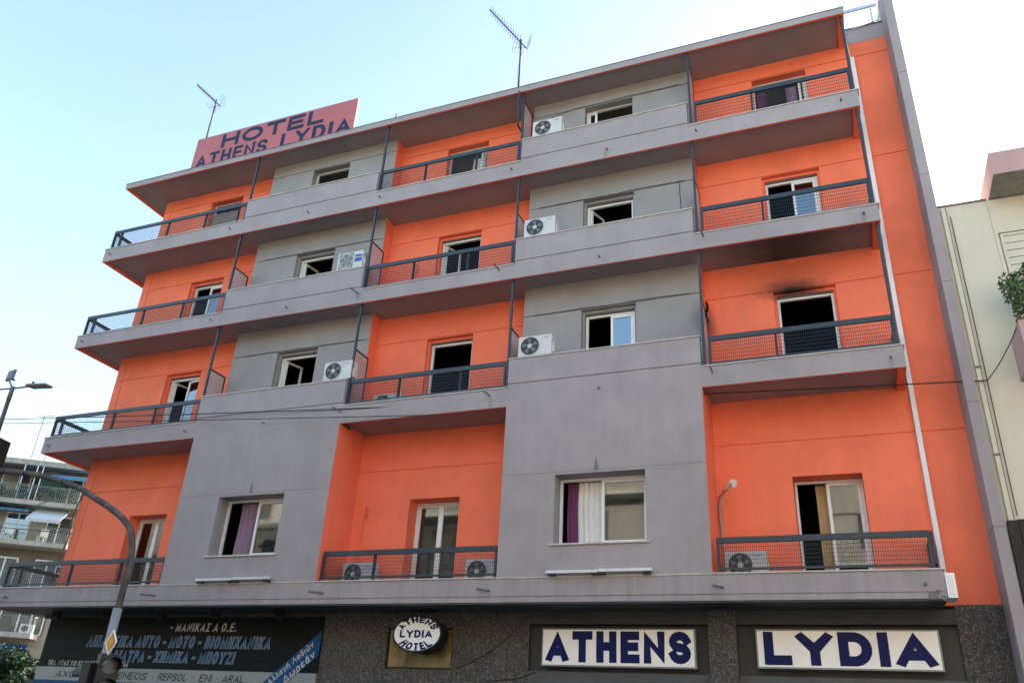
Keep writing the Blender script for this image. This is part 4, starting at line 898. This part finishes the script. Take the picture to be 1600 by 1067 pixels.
slope('awning', 'awning_grey', -.05, 1.95, .9, levels[0] - .3, -.75, levels[1] + 1.25, val=.22)
mb = MB()
for i in range(14): x = -.2 + i * .11; mb.box(x, x + .10, .3 + .04 * (i % 2), .33 + .04 * (i % 2), levels[0] + .6, ztop - .4, X=AX)
mb.build('green_drape', 'awning_green', ap)
mb = MB()
for x in (-1.3, -.55, -.2): mb.box(x, x + .05, .08, .13, levels[0], ztop, X=AX)
mb.build('awning_posts', 'alu', ap)
mb = MB(); 
for i in range(26):
    x = random.uniform(-3.2, 2.2); z0 = levels[0]
    leaf_cloud(mb, tuple(AX @ Vector((x, .45, z0 + random.uniform(.2, .9)))), (.3, .3, .35), 34, .09, shell=.1)
bp_ = mb.build('balcony_greenery', 'leaf_dark', ap)
def apart_ac(x, y, z):
    a = abox('air_conditioner_unit', 'ac_white', x, x + .75, y, y + .28, z, z + .5); X = AX
    k = MB(); c = Vector((x + .27, y - .004, z + .26))
    k.poly([tuple(AX @ (c + Vector((.19 * math.cos(q * .393), 0, .19 * math.sin(q * .393))))) for q in range(16)]); k.build('fan_recess', 'ac_dark', a)
apart_ac(1.95, 1.15, Z(8.25)); apart_ac(1.2, .3, levels[3] + .02)
for x, lb in ((-1.5, 'white chair on the apartment block balcony beside its window'), (.55, 'white chair under the grey awning of the apartment block')):
    ch = MB()
    ch.box(x, x + .45, .5, .95, levels[1] + .42, levels[1] + .46, X=AX); ch.box(x, x + .45, .93, .97, levels[1] + .46, levels[1] + .95, X=AX)
    for dx in (0, .4):
        for dy in (.5, .92): ch.box(x + dx, x + dx + .04, dy, dy + .04, levels[1], levels[1] + .419, X=AX)
    single('balcony_chair', ch, 'upvc', lb, 'chair')
abox('shop_sign', 'ribbon_blue', -12, 1.6, 1.2, 1.45, Z(3.6), Z(4.85))
for dx, hh in ((-2.8, 4.6), (-1.9, 3.0), (.5, 2.2)):
    p = AX @ Vector((dx, 5, ztop + .3)); mb = MB().tube([p, p + Vector((0, 0, hh))], .03, 5); q = p + Vector((0, 0, hh)); mb.tube([q - Vector((.6, 0, 0)), q + Vector((1.1, 0, -.1))], .02, 4)
    for k in range(5): e = q + Vector((-.4 + .33 * k, 0, -.02 * k)); mb.tube([e - Vector((0, .3, 0)), e + Vector((0, .3, 0))], .012, 4)
    single('distant_antenna', mb, 'antenna', {4.6: 'tall thin antenna on the apartment block roof at the far left', 3.0: 'middle thin antenna on the apartment block roof', 2.2: 'short thin antenna on the apartment block roof nearest the hotel'}[hh], 'antenna')
for a, b, lb in (((-34, 12, 12.2), (1.1, 1.3, 6.1), 'black cable running down from the left edge to the hotel corner'), ((-24, 14, 10.6), (.75, 1.2, 7.45), 'black cable running level to the hotel corner below the left balcony')):
    single('overhead_cable', MB().tube(sag(a, b, .3), .014, 5), 'cable', lb, 'cable', 'overhead cables')
pipe('rust brown cable hanging down the left corner of the hotel', [(.72, 1.1, 7.3), (.66, 1.0, 6.6), (.70, 1.02, 6.0), (.62, 1.0, 5.4), (.70, 1.02, 4.6)], .022, 'rust', 'cable', 'corner_cable')

# ------------------------------------------------------------------ street tree at the lower left
tr = thing('street_tree', 'dark bushy street tree at the lower left corner', 'tree', (-8.8, 8, 0))
MB().tube([(-8.8, 8, -.1), (-8.75, 8, 1.2), (-8.9, 8.05, 2.2)], [.16, .13, .10], 10).build('trunk', 'bark', tr, True)
mb = MB()
for a in range(7): mb.tube([(-8.9, 8.05, 2.1), (-8.9 + .7 * math.cos(a), 8.05 + .7 * math.sin(a), 2.8), (-8.9 + 1.2 * math.cos(a + .3), 8.05 + 1.2 * math.sin(a + .3), 3.5)], [.06, .04, .015], 6)
mb.build('limbs', 'bark', tr, True)
mb = MB()
for i in range(60):
    a = random.uniform(0, 6.28); r = 1.9 * math.sqrt(random.random()); z = 2.3 + random.random() * 1.9 * (1 - (r / 2.2) ** 2)
    leaf_cloud(mb, (-8.95 + r * math.cos(a), 8 + r * math.sin(a), z), (.42, .42, .36), 300, .07, shell=.2)
mb.build('crown', 'leaf_dark', tr)

# ------------------------------------------------------------------ houses across the street (they shade the lower floors and show in the panes)
def opposite(x0, x1, h, lab, m):
    t = thing('street_house', lab, 'house', ((x0 + x1) / 2, -26, 0)); y = -21.5
    regs = []; nfl = int(h / 3.1)
    for f in range(nfl):
        for k in range(int((x1 - x0) / 3)): wx = x0 + 1 + k * 3; regs.append((wx, wx + 1.4, f * 3.1 + .9, f * 3.1 + 2.5, .2))
    mb = MB(); relief(mb, x0, x1, 0, h, 0, regs, .4)
    mb.v = [(px, y - py, pz) for px, py, pz in mb.v]
    mb.box(x0, x1, y - 10, y - .41, -.1, h); mb.build('wall', m, t)
    for f in range(1, nfl): MB().box(x0 + .3, x1 - .3, y + .001, y + 1.1, f * 3.1 - .1, f * 3.1 + .1).build('balcony_slab', 'far_slab', t)
    MB().box(x0 - .2, x1 + .2, y - 10.2, y + .3, h + .001, h + .25).build('roof', 'far_slab', t)
opposite(-30, -6, 14.4, 'long beige house across the street behind the camera, left', 'house_dark')
opposite(-5, 14, 15.7, 'tall grey house across the street behind the camera, middle', 'house_dark')
opposite(15, 45, 15.0, 'long cream house across the street behind the camera, right', 'house_dark')
